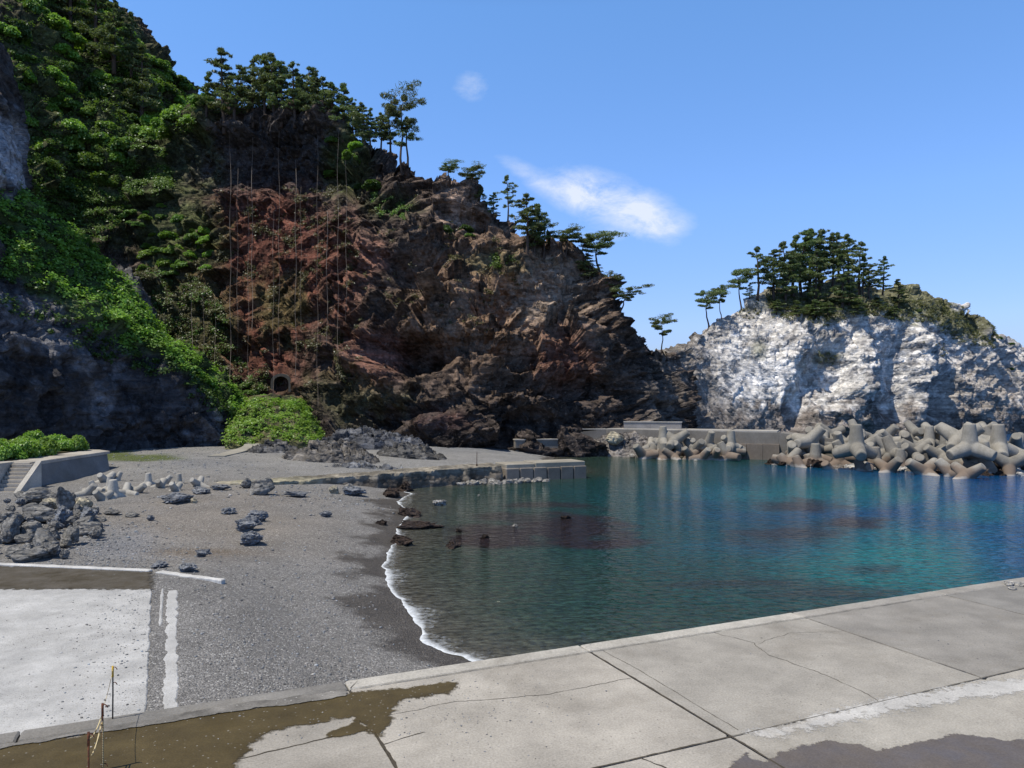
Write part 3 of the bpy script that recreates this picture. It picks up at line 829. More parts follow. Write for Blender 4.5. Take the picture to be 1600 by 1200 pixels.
# wet algae film, puddle, gravel drift: thin sheets lying on the concrete
def film(name, px_poly, z, mat, step=.05, amp=.10, fr=1.3, seed=1, inset=.10):
    """a film lying on the ground: solid middle, edge that frays out over `inset` metres"""
    poly = np.array([G(x, y, z)[:2] for x, y in px_poly])
    q = jag(poly, step, amp, fr, seed)
    gs = max(.05, step)
    xs = np.arange(q[:, 0].min() - inset, q[:, 0].max() + inset + gs, gs); ys = np.arange(q[:, 1].min() - inset, q[:, 1].max() + inset + gs, gs)
    X, Y, f = grid_mesh(xs, ys)
    sdist = seg_dist(X, Y, q) * np.where(in_poly(X, Y, q), 1, -1)
    f = f[(sdist[f] > -inset).any(1)]
    ids = np.unique(f); rm_ = np.zeros(len(X), int); rm_[ids] = np.arange(len(ids))
    a = np.clip(.5 + .5 * sdist[ids] / inset, 0, 1)
    return link(name, mesh_np(name, np.stack([X[ids], Y[ids], np.full(len(ids), z)], -1), rm_[f], False, np.stack([a, a, a], -1)), mat)
def fray(t, shader, v):
    a = t.new('ShaderNodeSeparateColor', i_0=t.attr()).outputs[0]
    al = t.rng(t.math('ADD', a, t.math('MULTIPLY', t.math('SUBTRACT', t.noise(6, 8, v, .75), .5), 1.1)), .44, .58)
    return t.new('ShaderNodeMixShader', i_0=al, i_1=t.new('ShaderNodeBsdfTransparent').outputs[0], i_2=shader).outputs[0]
def wet_mat(name, c1, c2, rough, fleck=(.35, .33, .3), fk=.5, sc=1.0):
    m = new_mat(name); t = NT(m); v = t.pos()
    c = t.mix(t.rng(t.noise(1.6 * sc, 7, v, .68), .3, .7), c1, c2)
    k = t.rng(t.noise(38, 4, v, .7), .3, .7, .75, 1.3)
    c = t.mix(1.0, c, t.new('ShaderNodeCombineColor', i_0=k, i_1=k, i_2=k).outputs[0], 'MULTIPLY')
    pb = t.voro(20, v); pc = t.new('ShaderNodeSeparateColor', i_0=t.voro(20, v, out='Color')).outputs[0]
    c = t.mix(t.math('MULTIPLY', t.rng(pb, .2, .3, 1, 0), t.rng(pc, .90, .92, 0, fk)), c, fleck)
    t.out(fray(t, t.bsdf(c, t.rng(t.noise(2.2, 5, v), .35, .65, rough, rough + .3), t.bump(t.noise(40, 4, v), .25, .015), .35), v))
    return m
MAT_ALG = wet_mat('wet_algae', (.085, .062, .023), (.045, .032, .011), .5)
MAT_PUD = wet_mat('wet_patch', (.125, .105, .09), (.095, .08, .07), .4, fk=.1)
MAT_GRD = wet_mat('gravel_drift', (.24, .225, .205), (.075, .07, .062), .9, (.5, .49, .47), .8)
st = 'stuff'
tag(film('algae_film', [(-60, 1215), (-60, 1178), (0, 1168), (140, 1146), (270, 1123), (400, 1105), (540, 1086), (690, 1066), (712, 1070), (700, 1083), (668, 1088), (625, 1092), (612, 1120), (600, 1150), (588, 1148), (572, 1132), (548, 1120), (540, 1122), (470, 1132), (430, 1142), (395, 1158), (380, 1180), (362, 1215)], QZ + .010, MAT_ALG, .05, .10, 1.5, 5, .24), kind=st)
tag(film('algae_film', [(508, 1146), (560, 1126), (572, 1138), (545, 1150), (512, 1153)], QZ + .011, MAT_ALG, .03, .04, 3, 6), kind=st)
tag(film('gravel_drift', [(-60, 1172), (140, 1142), (330, 1105), (540, 1077), (545, 1088), (480, 1096), (340, 1114), (250, 1130), (100, 1152), (-60, 1180)], QZ + .024, MAT_GRD, .05, .06, 2.5, 7, .06), kind=st)
tag(film('wet_patch', [(1140, 1215), (1148, 1186), (1168, 1176), (1176, 1188), (1196, 1190), (1218, 1178), (1252, 1165), (1292, 1158), (1345, 1164), (1368, 1172), (1420, 1163), (1500, 1146), (1530, 1150), (1570, 1158), (1700, 1150), (1700, 1215)], QZ + .004, MAT_PUD, .04, .05, 2.0, 8, .14), kind=st)
MAT_PALE = concrete('pale_render', (.47, .455, .43), .2, (.40, .35, .28), .8, .2, frayed=True)
tag(film('pale_screed', [(1165, 1146), (1380, 1091), (1560, 1063), (1720, 1042), (1720, 1075), (1560, 1085), (1420, 1108), (1300, 1132), (1200, 1152)], QZ + .003, MAT_PALE, .05, .10, 1.2, 9, .5), kind=st)

# slipway: pale slab, white edge strip, kerb at the top end, wet trough
MAT_SLIP = concrete('slipway_concrete', None, .95, (.36, .35, .33), .45, .3, .9, 1.7, spk=.55)
sl = Slabs(); SZ = .95
def edge_slab(a0, a1, b0, b1, z, col, amp, seed):
    sl.add(jag(qpoly(a0, a1, b0, b1), .05, amp, 2.2, seed), z, .6, np.array(col), .02)
sl.add(jag(np.array([Q(-8.08, .42)[:2], G(237, 919, SZ)[:2], G(100, 920, SZ)[:2], G(-320, 914, SZ)[:2], Q(-24, .42)[:2]]), .05, .035, 2.2, 21), SZ, .6, np.array((.415, .41, .40)), .02)
edge_slab(-7.84, -7.60, .40, 9.3, SZ - .01, (.43, .425, .415), .06, 22)
edge_slab(-8.0, -7.93, 5.9, 9.6, SZ - .01, (.42, .415, .405), .025, 23)
tag(sl.build('slipway', MAT_SLIP), kind='structure')
MAT_TRO = wet_mat('trough_wet', (.045, .034, .016), (.10, .088, .072), .5, fk=.3)
tag(film('wet_trough', [(-80, 914), (-80, 884), (0, 884), (120, 888), (236, 893), (239, 921), (120, 920), (0, 921)], SZ + .006, MAT_TRO, .08, .05, 1.5, 31, .5), kind=st)
sl = Slabs()
def kerb(pts, w, z, h, col, seed, amp=.03):
    p = polyline([G(x, y, z)[:2] for x, y in pts], .15)
    tn = np.gradient(p, axis=0); tn /= np.linalg.norm(tn, axis=1)[:, None]; nr = np.stack([tn[:, 1], -tn[:, 0]], -1)
    w = w * np.clip(np.linspace(1, .9, len(p)), .2, 1)[:, None]
    sl.add(jag(np.vstack([p + nr * w / 2, (p - nr * w / 2)[::-1]]), .08, amp, 2.5, seed), z, h, np.array(col), .03)
kerb([(-200, 874), (0, 880), (120, 885), (236, 890)], .24, 1.00, .4, (.52, .51, .49), 41)
kerb([(250, 892), (290, 898), (350, 905)], .22, .975, .4, (.52, .51, .49), 42, .06)
tag(sl.build('slipway_kerb', MAT_SLIP), 'long low white concrete kerb between the boulders and the pale slipway', 'kerb')
# debris of pale rubble at the far right end of the quay edge
MAT_RUB = rock_mat('pale_rubble', (.52, .50, .47), 2.0, space='obj')

# ---- groyne: weathered mass on the left, block of cast panels at the seaward end
groyne = thing('groyne', 'long low weathered concrete groyne running from the beach into the cove', 'groyne', (-9.5, 49.6, 0))
gl = np.array(groyne.location)
def con_attr_mat(name, sc=1.0, speck=.2):
    return concrete(name, None, speck, (.10, .085, .065), .5, .6, .92, sc)
MAT_OLD = rock_mat('old_concrete', None, 1.3, (.6, 1.35), .5, light=((.40, .375, .32), .60, .5))
front = polyline([(-19.5, 43.6), (-16.8, 45.4), (-9.2, 50.5), (-5, 53.6), (-.6, 56.9)], .12)
for _ in range(60): front[1:-1] = (front[:-2] + front[1:-1] * 2 + front[2:]) / 4
tn = np.gradient(front, axis=0); tn /= np.linalg.norm(tn, axis=1)[:, None]; nb2 = np.stack([-tn[:, 1], tn[:, 0]], -1)
sfr = np.linspace(0, 1, len(front))
prof = [(-.25, -1.0), (-.05, -.2), (0, .35), (.12, .82), (.25, 1.06), (.9, 1.10), (1.5, 1.16), (1.9, 1.16), (2.05, .6), (2.1, -1)]
pp = []; d = np.r_[0, np.cumsum([math.hypot(prof[k + 1][0] - prof[k][0], prof[k + 1][1] - prof[k][1]) for k in range(len(prof) - 1)])]
w = np.arange(0, d[-1], .11)
po = np.interp(w, d, [q[0] for q in prof]); pz = np.interp(w, d, [q[1] for q in prof])
hs = .90 + .26 * sfr
Bg = np.stack([front[None, :, 0] + nb2[None, :, 0] * po[:, None], front[None, :, 1] + nb2[None, :, 1] * po[:, None], pz[:, None] * hs[None]], -1)
Ng = grid_normals(Bg).reshape(-1, 3); p = Bg.reshape(-1, 3)
if (Ng[:, 2] * (p[:, 2] > .8)).sum() < 0: Ng = -Ng
pg = p + Ng * (.05 * fbm(p / 1.5, 3, 201) + .05 * facet(p / .9, 202) + .03 * facet(p / .35, 205))[:, None]
# scooped-out face between the buttress-like remnants
sx_ = (sfr * 30)[None].repeat(len(w), 0).ravel()
face = ((po[:, None] < .3) & (pz[:, None] > -.1)).repeat(len(front), 1).ravel()
pg += Ng * np.where(face, -.22 * sstep(.15, .5, np.abs(np.sin(sx_ * .62 + .6 * np.sin(sx_ * .7)))), 0)[:, None]
n6 = fbm(pg / .9, 4, 203)
col = np.tile(np.array([.14, .12, .098]), (len(pg), 1))
col = blend(col, (.25, .225, .185), sstep(.7, 1.0, pg[:, 2] + n6 * .25) * .9)
col = blend(col, (.30, .28, .19), blob(pg[:, 0], pg[:, 1], -14.5, 47, 5, 3, .7, n6) * sstep(.6, .9, pg[:, 2]) * .6)
col = blend(col, (.10, .085, .07), sstep(.35, .05, pg[:, 2] + n6 * .2) * .8)
link('weathered_wall', mesh_np('weathered_wall', pg - gl, grid_faces(len(w), len(front)), False, col), MAT_OLD, groyne)
# end block
e0, e1 = np.array([-.45, 57.0]), np.array([6.0, 59.7])
ed = (e1 - e0) / np.linalg.norm(e1 - e0); el = np.linalg.norm(e1 - e0); eb = np.array([-ed[1], ed[0]])
Re = np.array([[ed[0], eb[0], 0], [ed[1], eb[1], 0], [0, 0, 1]])
def blk(mb, s0, s1, d0, d1, z0, z1, bev=.03):
    c = e0 + ed * (s0 + s1) / 2 + eb * (d0 + d1) / 2
    mb.box((c[0] - gl[0], c[1] - gl[1], (z0 + z1) / 2 - gl[2]), ((s1 - s0) / 2, (d1 - d0) / 2, (z1 - z0) / 2), Re, 0, bev)
def cmesh(mb, name, col):
    me = mb.mesh(name); at = me.color_attributes.new('Col', 'FLOAT_COLOR', 'POINT')
    c = np.ones((len(me.vertices), 4), np.float32); c[:, :3] = col; at.data.foreach_set('color', c.ravel()); return me
MAT_CONW = con_attr_mat('harbour_concrete', .7)
for k in range(6):
    mb = MB(); blk(mb, el * k / 6 + .03, el * (k + 1) / 6 - .03, 0, 2.7, -3, .98 + rnd.uniform(-.02, .02), .05)
    link('panel', cmesh(mb, 'panel', np.array([.205, .18, .155]) * rnd.uniform(.9, 1.1)), MAT_CONW, groyne)
mb = MB(); blk(mb, .1, el * .36, .18, 2.6, .95, 1.30, .05); blk(mb, el * .36 + .03, el - .08, .14, 2.6, .95, 1.36, .05)
link('cap', cmesh(mb, 'cap', np.array([.29, .265, .22])), MAT_CONW, groyne)
# thin rod on the groyne
mb = MB(); q = P(745, 727, 56.6); mb.tube([(0, 0, 0), (.01, 0, .9), (.03, 0, 1.0)], [.03, .025, .02], 6); mb.tube([(0, 0, -.25), (0, 0, .06)], .07, 6)
rod_m = new_mat('rusty_steel'); t = NT(rod_m); t.out(t.bsdf(t.mix(t.noise(8, 4, t.obj()), (.035, .026, .022), (.11, .05, .025)), .8))
o = link('iron_rod', mb.mesh('iron_rod'), rod_m); o.location = (q[0], q[1], 1.32); tag(o, 'thin dark iron rod standing upright on top of the low groyne', 'rod')

# ---- breakwater behind the tetrapods
def wall_run(mb, pts, thick, zb, ztop, bev=.04):
    """vertical wall along a plan polyline, thick to the back (left of travel)"""
    pts = np.asarray(pts, float)
    for k in range(len(pts) - 1):
        a, b = pts[k], pts[k + 1]; L_ = np.linalg.norm(b - a); dr = (b - a) / L_; bk = np.array([-dr[1], dr[0]])
        z0, z1 = (ztop[k], ztop[k + 1]) if not np.isscalar(ztop) else (ztop, ztop)
        g_ = .012 if k else 0
        a_ = a + dr * g_
        v = [(*a_, zb), (*b, zb), (*(b + bk * thick), zb), (*(a_ + bk * thick), zb), (*a_, z0), (*b, z1), (*(b + bk * thick), z1), (*(a_ + bk * thick), z0)]
        mb.add(v, [(3, 2, 1, 0), (4, 5, 6, 7), (0, 1, 5, 4), (1, 2, 6, 5), (2, 3, 7, 6), (3, 0, 4, 7)])
bw = thing('breakwater', 'grey concrete breakwater wall with a stepped landing behind the tetrapods', 'breakwater')
mb = MB()
main = [(7.2, 87.6), (11.0, 87.4), (14.6, 85.6), (18.6, 83.4), (23.6, 80.9)]
wall_run(mb, main, 5.0, -2, [2.55, 2.92, 2.95, 2.93, 2.9])
wall_run(mb, [(23.62, 80.9), (28.3, 79.0)], 5.0, -2, 2.88)
wall_run(mb, [(28.32, 79.0), (34, 76), (44, 72)], 4.0, -2, [2.86, 2.2, 2.0])
link('wall', cmesh(mb, 'wall', (.205, .19, .17)), MAT_CONW, bw)
mb = MB()
wall_run(mb, [(7.3, 87.75), (11.0, 87.52), (14.55, 85.75), (18.6, 83.55), (23.55, 81.1), (28.2, 79.2)], 4.6, 2.88, 3.02)
link('walkway', cmesh(mb, 'walkway', (.36, .34, .31)), MAT_CONW, bw)
mb = MB()
for k in range(3):
    s0, s1 = k / 3, (k + 1) / 3 - .006
    a, b = np.array([23.55, 80.25]), np.array([28.15, 78.4])
    wall_run(mb, [a + (b - a) * s0, a + (b - a) * s1], 1.2, -2, 1.62 + .02 * k)
link('landing', cmesh(mb, 'landing', (.20, .165, .135)), MAT_CONW, bw)
mb = MB(); a, b = np.array([24.6, 80.5]), np.array([26.6, 79.72])
for k in range(4):
    wall_run(mb, [a + (b - a) * (.15 + k * .16), b], .5 - k * .02, 1.6, 1.86 + .27 * k)
link('steps', cmesh(mb, 'steps', (.40, .38, .35)), MAT_CONW, bw)
mb = MB(); wall_run(mb, [(13.2, 88.0), (16.2, 87.2), (19.6, 86.2)], .5, 2.9, 3.75); link('parapet', cmesh(mb, 'parapet', (.25, .24, .235)), MAT_CONW, bw)
mb = MB(); wall_run(mb, [(13.15, 87.92), (16.2, 87.12), (19.65, 86.1)], .66, 3.75, 3.86); link('parapet_coping', cmesh(mb, 'parapet_coping', (.36, .35, .33)), MAT_CONW, bw)

rw = thing('retaining_wall', 'low concrete wall sloping up the back of the beach below the cliff', 'wall')
mb = MB(); wall_run(mb, [(.4, 83.2), (5.2, 84.2)], 1.0, .2, 1.85); wall_run(mb, [(5.22, 84.2), (7.15, 87.4)], .8, .2, [1.9, 2.5]); link('wall', cmesh(mb, 'wall', (.22, .20, .175)), MAT_CONW, rw)
mb = MB(); wall_run(mb, [(.35, 83.1), (5.2, 84.1)], 1.2, 1.85, 1.97); link('coping', cmesh(mb, 'coping', (.42, .39, .35)), MAT_CONW, rw)

# ---- sea wall and terrace with stairs, left
sw = thing('seawall', 'grey battered concrete sea wall with a flight of steps below the leafy bed', 'seawall', (-27, 45, 1))
so = np.array([-27, 45, 1.0])
mb = MB()
fb = [(-26.5, 40.9), (-26.75, 45), (-27.0, 50.4)]; ft = [(-27.45, 42.6), (-28.0, 46.5), (-28.6, 52.6)]
V = [(x, y, .2) for x, y in fb] + [(x, y, 2.45) for x, y in ft] + [(-30, 54, .2), (-30, 54, 2.45)]
mb.add(np.array(V) - so, [(0, 1, 4, 3), (1, 2, 5, 4), (2, 6, 7, 5)])
link('battered_face', cmesh(mb, 'battered_face', (.20, .195, .19)), MAT_CONW, sw)  # face colour lowered to carry the shade on this side
mb = MB()
top = [(-27.40, 42.3), (-27.95, 46.5), (-28.5, 52.8), (-30, 54.2), (-60, 60), (-60, 42.3)]
sl_ = Slabs(); sl_.add(np.array(top), 2.62, .2, np.array([.40, .37, .33]), .03)
sl_.v = [sl_.v[0] - so]; sl_.build('terrace_slab', MAT_CONW, sw)
mb = MB()
wall_run(mb, [(-60, 42.4), (-28.35, 42.4)], .5, .2, 2.43)
mb.v = [np.concatenate(mb.v) - so]
link('terrace_wall', cmesh(mb, 'terrace_wall', (.26, .24, .22)), MAT_CONW, sw)
mb = MB(); ns = 8
for k in range(ns):
    z1 = .95 + (k + 1) * 1.6 / ns; y0 = 40.75 + k * 1.6 / ns
    mb.box(((-28.34 - 27.16) / 2 - so[0], (y0 + 42.6) / 2 - so[1], z1 - .09 - so[2]), (.58, (42.6 - y0) / 2, .09), None, 0, .02)
link('stair', cmesh(mb, 'stair', (.36, .33, .29)), MAT_CONW, sw)
mb = MB()
for x0, x1 in ((-27.14, -26.84), (-28.9, -28.4)):
    ya, yb = (40.55, 42.5)
    v = [(x0, ya, .2), (x1, ya, .2), (x1, yb, .2), (x0, yb, .2), (x0, ya, 1.12), (x1, ya, 1.12), (x1, yb, 2.72), (x0, yb, 2.72)]
    if x0 < -28: v = [(x0, 40.7, .2), (x1, 40.7, .2), (x1, yb, .2), (x0, yb, .2), (x0, 40.7, 2.66), (x1, 40.7, 2.66), (x1, yb, 2.66), (x0, yb, 2.66)]
    mb.add(np.array(v) - so, [(3, 2, 1, 0), (4, 5, 6, 7), (0, 1, 5, 4), (1, 2, 6, 5), (2, 3, 7, 6), (3, 0, 4, 7)])
link('stair_kerb', cmesh(mb, 'stair_kerb', (.46, .43, .38)), MAT_CONW, sw)
tb = ground_z  # keep a short name for the terrain
# soil of the planting bed
mb = MB(); mb.add(np.array([(-29.3, 43.6, 2.66), (-29.9, 47, 2.68), (-30.6, 53, 2.68), (-58, 58, 2.9), (-58, 43.6, 2.9)]) - so, [(0, 1, 2, 3, 4)])
soil = new_mat('soil'); t = NT(soil); t.out(t.bsdf(t.mix(t.noise(2, 5, t.pos()), (.05, .04, .025), (.09, .085, .03)), .95))
link('soil_bed', mb.mesh('soil_bed'), soil, sw)

# path and ramp by the foot of the dark cliff
def ribbon(name, pts, w, th, col, mat=MAT_CONW):
    pts = np.asarray(pts, float); tn = np.gradient(pts[:, :2], axis=0); tn /= np.linalg.norm(tn, axis=1)[:, None]
    nr = np.c_[np.stack([tn[:, 1], -tn[:, 0]], -1), np.zeros(len(pts))]; n = len(pts)
    dn = np.array([0, 0, th])
    V = np.vstack([pts + nr * w / 2, pts - nr * w / 2, pts - nr * w / 2 - dn, pts + nr * w / 2 - dn])
    f = []
    for k in range(n - 1):
        for r in range(4):
            r2 = (r + 1) % 4; f.append((r * n + k, r * n + k + 1, r2 * n + k + 1, r2 * n + k))
    f += [(0, n, 2 * n, 3 * n), (4 * n - 1, 3 * n - 1, 2 * n - 1, n - 1)]
    mb = MB(); mb.add(V, f); return link(name, cmesh(mb, name, col), mat)
pth = polyline([P(338, 712, 64), P(362, 707, 67.5), P(392, 698, 72), P(398, 688, 76), P(378, 672, 80), P(378, 655, 84), P(392, 636, 90)], .5)
for _ in range(4): pth[1:-1] = (pth[:-2] + 2 * pth[1:-1] + pth[2:]) / 4
tag(ribbon('path', pth, 1.5, .5, (.30, .285, .25)), kind='structure')

# tunnel mouth at the foot of the red slope
_k = np.argsort((MC['px'] - 441) ** 2 + (MC['py'] - 600) ** 2)[:40]
tn_o = P(441, 612, MC['p'][_k, 1].min() - .1)
tp = thing('tunnel_portal', 'small dark arched tunnel mouth above the green bushes under the red cliff', 'tunnel', tuple(tn_o))
arc = [(-1.0, 0)] + [(-1.0, 1.1)] + [(-math.cos(a) * 1.0, 1.1 + math.sin(a) * .9) for a in np.linspace(.3, math.pi - .3, 7)] + [(1.0, 1.1), (1.0, 0)]
n = len(arc); mb = MB()
inn = np.array([(x, -.6, z) for x, z in arc]); outr = np.array([(x * 1.32, -.6, z * 1.18) for x, z in arc]); bk = inn + np.array([0, 5.0, 0]); ob = outr + np.array([0, 5.0, 0])
mb.add(np.vstack([inn, outr, ob]), [(k, k + 1, n + k + 1, n + k) for k in range(n - 1)] + [(n + k, n + k + 1, 2 * n + k + 1, 2 * n + k) for k in range(n - 1)])
link('arch', cmesh(mb, 'arch', (.10, .092, .085)), MAT_CONW, tp)
mb = MB(); mb.add(np.vstack([inn + [0, .02, 0], bk]), [(k + 1, k, n + k, n + k + 1) for k in range(n - 1)] + [tuple(n + k for k in range(n)), (0, n - 1, 2 * n - 1, n)])
link('bore', cmesh(mb, 'bore', (.05, .048, .046)), MAT_CONW, tp)
# ------------------------------------------------------------------ rocks and tetrapods
def rock_mesh(name, seed, nf=14, sub=4, rough=.05, flat=1.0):
    """a faceted boulder: unit sphere cut by random planes, plus small breakage; unit size"""
    import bmesh
    bm = bmesh.new(); bmesh.ops.create_icosphere(bm, subdivisions=sub, radius=1.0)
    d = np.array([v.co[:] for v in bm.verts]); f = np.array([[v.index for v in q.verts] for q in bm.faces]); bm.free()
    d /= np.linalg.norm(d, axis=1)[:, None]
    r_ = np.random.RandomState(seed); n = r_.normal(size=(nf, 3)); n /= np.linalg.norm(n, axis=1)[:, None]
    off = r_.uniform(.55, .95, nf)
    r = np.min(np.where(d @ n.T > .05, off / np.maximum(d @ n.T, .05), 9), axis=1); r = np.minimum(r, 1.1)
    p = d * r[:, None]
    p = p * (1 + rough * (fbm(p * 2.2, 4, seed) * 1.6 + 1.0 * facet(p * 2.6, seed + 5) + .5 * facet(p * 6, seed + 9)))[:, None]
    p[:, 2] *= flat
    return mesh_np(name, p, f, False)
def rock_set(prefix, n, seed, mat, **kw):
    out = []
    for k in range(n):
        me = rock_mesh(prefix, seed + k * 13, **kw); me.materials.append(mat); out.append(me)
    return out
MAT_BOULD = rock_mat('grey_boulder', (.165, .16, .152), 2.6, (.5, 1.6), .55, space='obj', light=((.33, .33, .34), .59, .5))
MAT_BLUE = rock_mat('blue_grey_rock', (.185, .195, .215), 3.0, (.5, 1.5), .6, space='obj', light=((.30, .32, .36), .56, .6))
MAT_TANR = rock_mat('yellowish_rock', (.40, .36, .27), 2.5, (.6, 1.3), .6, space='obj')
MAT_WHITER = rock_mat('encrusted_rock', (.58, .555, .52), 3.0, (.25, 1.25), .9, space='obj')
MAT_WEEDR = rock_mat('weedy_rock', (.048, .034, .028), 4.0, (.4, 2.0), 1.0, space='obj', light=((.34, .31, .29), .60, .7), rough=.55)
MAT_RUBD = rock_mat('brown_rubble', (.19, .165, .145), 3.0, (.5, 1.5), .8, space='obj', light=((.42, .38, .33), .60, .5))
BO = rock_set('boulder', 7, 700, MAT_BOULD, rough=.065, nf=18)
BL = rock_set('beach_rock', 4, 900, MAT_BLUE, rough=.19, nf=26, sub=5)
TA = rock_set('pale_boulder', 2, 960, MAT_TANR)
WH = rock_set('encrusted_rock', 4, 1000, MAT_WHITER, rough=.16, nf=20, sub=3)
WD = rock_set('weedy_rock', 4, 1100, MAT_WEEDR, rough=.22, nf=26)
RB = rock_set('rubble_rock', 3, 1200, MAT_RUBD, rough=.08, sub=2)
def put(name, me, loc, scale, rot, label, cat, group=None):
    o = link(name, me); o.location = loc; o.scale = scale; o.rotation_euler = rot
    return tag(o, label, cat, group)
def gpt(px, py, z0=1.0):
    """ground point seen at a photo pixel"""
    z = z0
    for _ in range(6):
        q = G(px, py, z); z = float(ground_z(np.array([q[0]]), np.array([q[1]]))[0])
        z = max(z, 0.0)
    return np.array([q[0], q[1], z])

# boulder pile on the left: named big ones first, the rest fill in
R = random.Random(77)
big = [  # px, py of base centre, width px, height px, mesh, label
 (52, 874, 66, 20, 0, 'long low dark boulder lying against the white slipway kerb', BO),
 (66, 862, 52, 30, 1, 'dark grey boulder with a lit flat top just above the kerb', BO),
 (46, 845, 40, 30, 2, 'squat cracked grey boulder in the middle of the pile', BO),
 (10, 850, 42, 40, 3, 'big rounded grey boulder at the left frame edge', BO),
 (55, 818, 56, 28, 4, 'wide greenish grey flat boulder with a dark underside in the pile', BO),
 (95, 824, 36, 30, 5, 'bluish pointed boulder on the right flank of the pile', BL),
 (125, 800, 26, 26, 0, 'pale yellowish rounded boulder at the right end of the pile', TA),
 (75, 800, 26, 20, 1, 'small pale yellow boulder on top of the grey pile', TA),
 (98, 802, 30, 44, 6, 'upright grey slab of rock standing in the pile below the sea wall', BO),
 (60, 787, 50, 22, 1, 'broad grey boulder directly below the sea wall steps', BO),
 (135, 837, 44, 22, 2, 'dark flat boulder half buried in gravel right of the pile', BO),
 (135, 815, 34, 20, 1, 'light blue grey rock beside the pale boulder', BL),
 (22, 872, 30, 18, 4, 'small dark boulder tucked behind the kerb on the left', BO),
 (10, 822, 34, 20, 5, 'flat pale topped boulder at the left edge of the pile', BO),
]
def rock_at(px, py, w, h, me, name, label, cat, group=None, dz=0.0, sink=.35, z=None, dep=.8, roll=.12):
    q = gpt(px, py) if z is None else np.r_[G(px, py, z)]
    m = q[1] / F
    sx, sz = w * m / 2 * 1.12, h * m / (2 - sink) * (.95 if name == 'beach_rock' else 1.1)
    return put(name, me, (q[0], q[1] + sx * .3, q[2] + sz * (1 - sink) + dz), (sx, sx * dep, sz), (R.uniform(-roll, roll), R.uniform(-roll, roll), R.uniform(0, 6.28)), label, cat, group)
for px, py, w, h, k, lab, st_ in big:
    rock_at(px, py, w, h, st_[k % len(st_)], 'boulder', lab, 'boulder', 'boulders piled below the sea wall')
for k in range(96):
    px = R.uniform(-40, 122) if k < 82 else R.uniform(95, 165); py = R.uniform(781, 876) if k < 82 else R.uniform(800, 846)
    if px > 128 - (py - 783) * .25 and k < 82: px -= 40
    s = (py - 700) / 100.0
    w = R.uniform(10, 30) * s * .75; 
    rock_at(px, py, w, w * R.uniform(.5, .8), R.choice(BO + BL[:1]), 'boulder', 'smaller grey boulder in the loose pile below the sea wall', 'boulder', 'small boulders filling the pile below the sea wall', dz=R.uniform(0, .18), roll=.5)

# single rocks on the beach
for px, py, w, h, st_, k, lab, cat in [
 (390, 852, 44, 24, BL, 0, 'lower blue grey ribbed rock slab alone on the open beach', 'rock'),
 (384, 830, 44, 22, BL, 1, 'wide blue grey rock in the middle of a cluster on the open beach', 'rock'),
 (404, 815, 28, 20, BL, 2, 'pointed blue grey rock at the top of the beach cluster', 'rock'),
 (354, 803, 26, 11, BL, 3, 'small blue grey rock left of the beach cluster', 'rock'),
 (508, 808, 20, 11, BL, 0, 'small low grey rock between the cluster and the wet sand', 'rock'),
 (408, 773, 42, 28, BO, 2, 'big rounded dark boulder in front of the groyne root', 'boulder'),
 (384, 763, 20, 14, BO, 3, 'small dark boulder left of the rounded boulder at the groyne root', 'boulder'),
 (462, 777, 38, 9, BL, 1, 'flat grey rock shelf at the foot of the groyne', 'rock'),
 (548, 774, 36, 14, BL, 2, 'blue grey flat boulder against the groyne foot', 'boulder'),
 (521, 771, 15, 17, TA, 0, 'small pale yellowish rock leaning on the groyne', 'rock'),
 (545, 764, 20, 10, WH, 1, 'white topped block at the groyne foot behind the blue boulder', 'rock'),
 (272, 786, 58, 17, BL, 0, 'dark bluish rock mound between the small tetrapods and the groyne', 'rock'),
 (313, 772, 30, 12, BL, 3, 'low dark rock behind the bluish mound on the upper beach', 'rock'),
 (340, 766, 26, 10, BL, 2, 'flat grey rock next to the root of the groyne', 'rock'),
 (315, 870, 24, 11, BL, 1, 'small bluish stone on the sand right of the slipway kerb', 'stone'),
 (290, 893, 30, 13, BL, 2, 'bluish stone lying just behind the short white kerb', 'stone'),
 (248, 887, 28, 9, BL, 3, 'bluish flat stone in the gap between the two kerbs', 'stone'),
 (235, 814, 12, 9, BL, 0, 'small bluish stone on gravel right of the boulder pile', 'stone'),
 (302, 786, 9, 8, TA, 1, 'tiny pale stone right of the bluish rock mound', 'stone'),
 (175, 805, 24, 8, BO, 1, 'low dark stone on the gravel between pile and beach', 'stone'),
 (205, 808, 22, 7, BO, 4, 'flat dark stone farther right of the pile on gravel', 'stone')]:
    rock_at(px, py, w, h, st_[k % len(st_)], cat if cat != 'rock' else 'beach_rock', lab, cat)
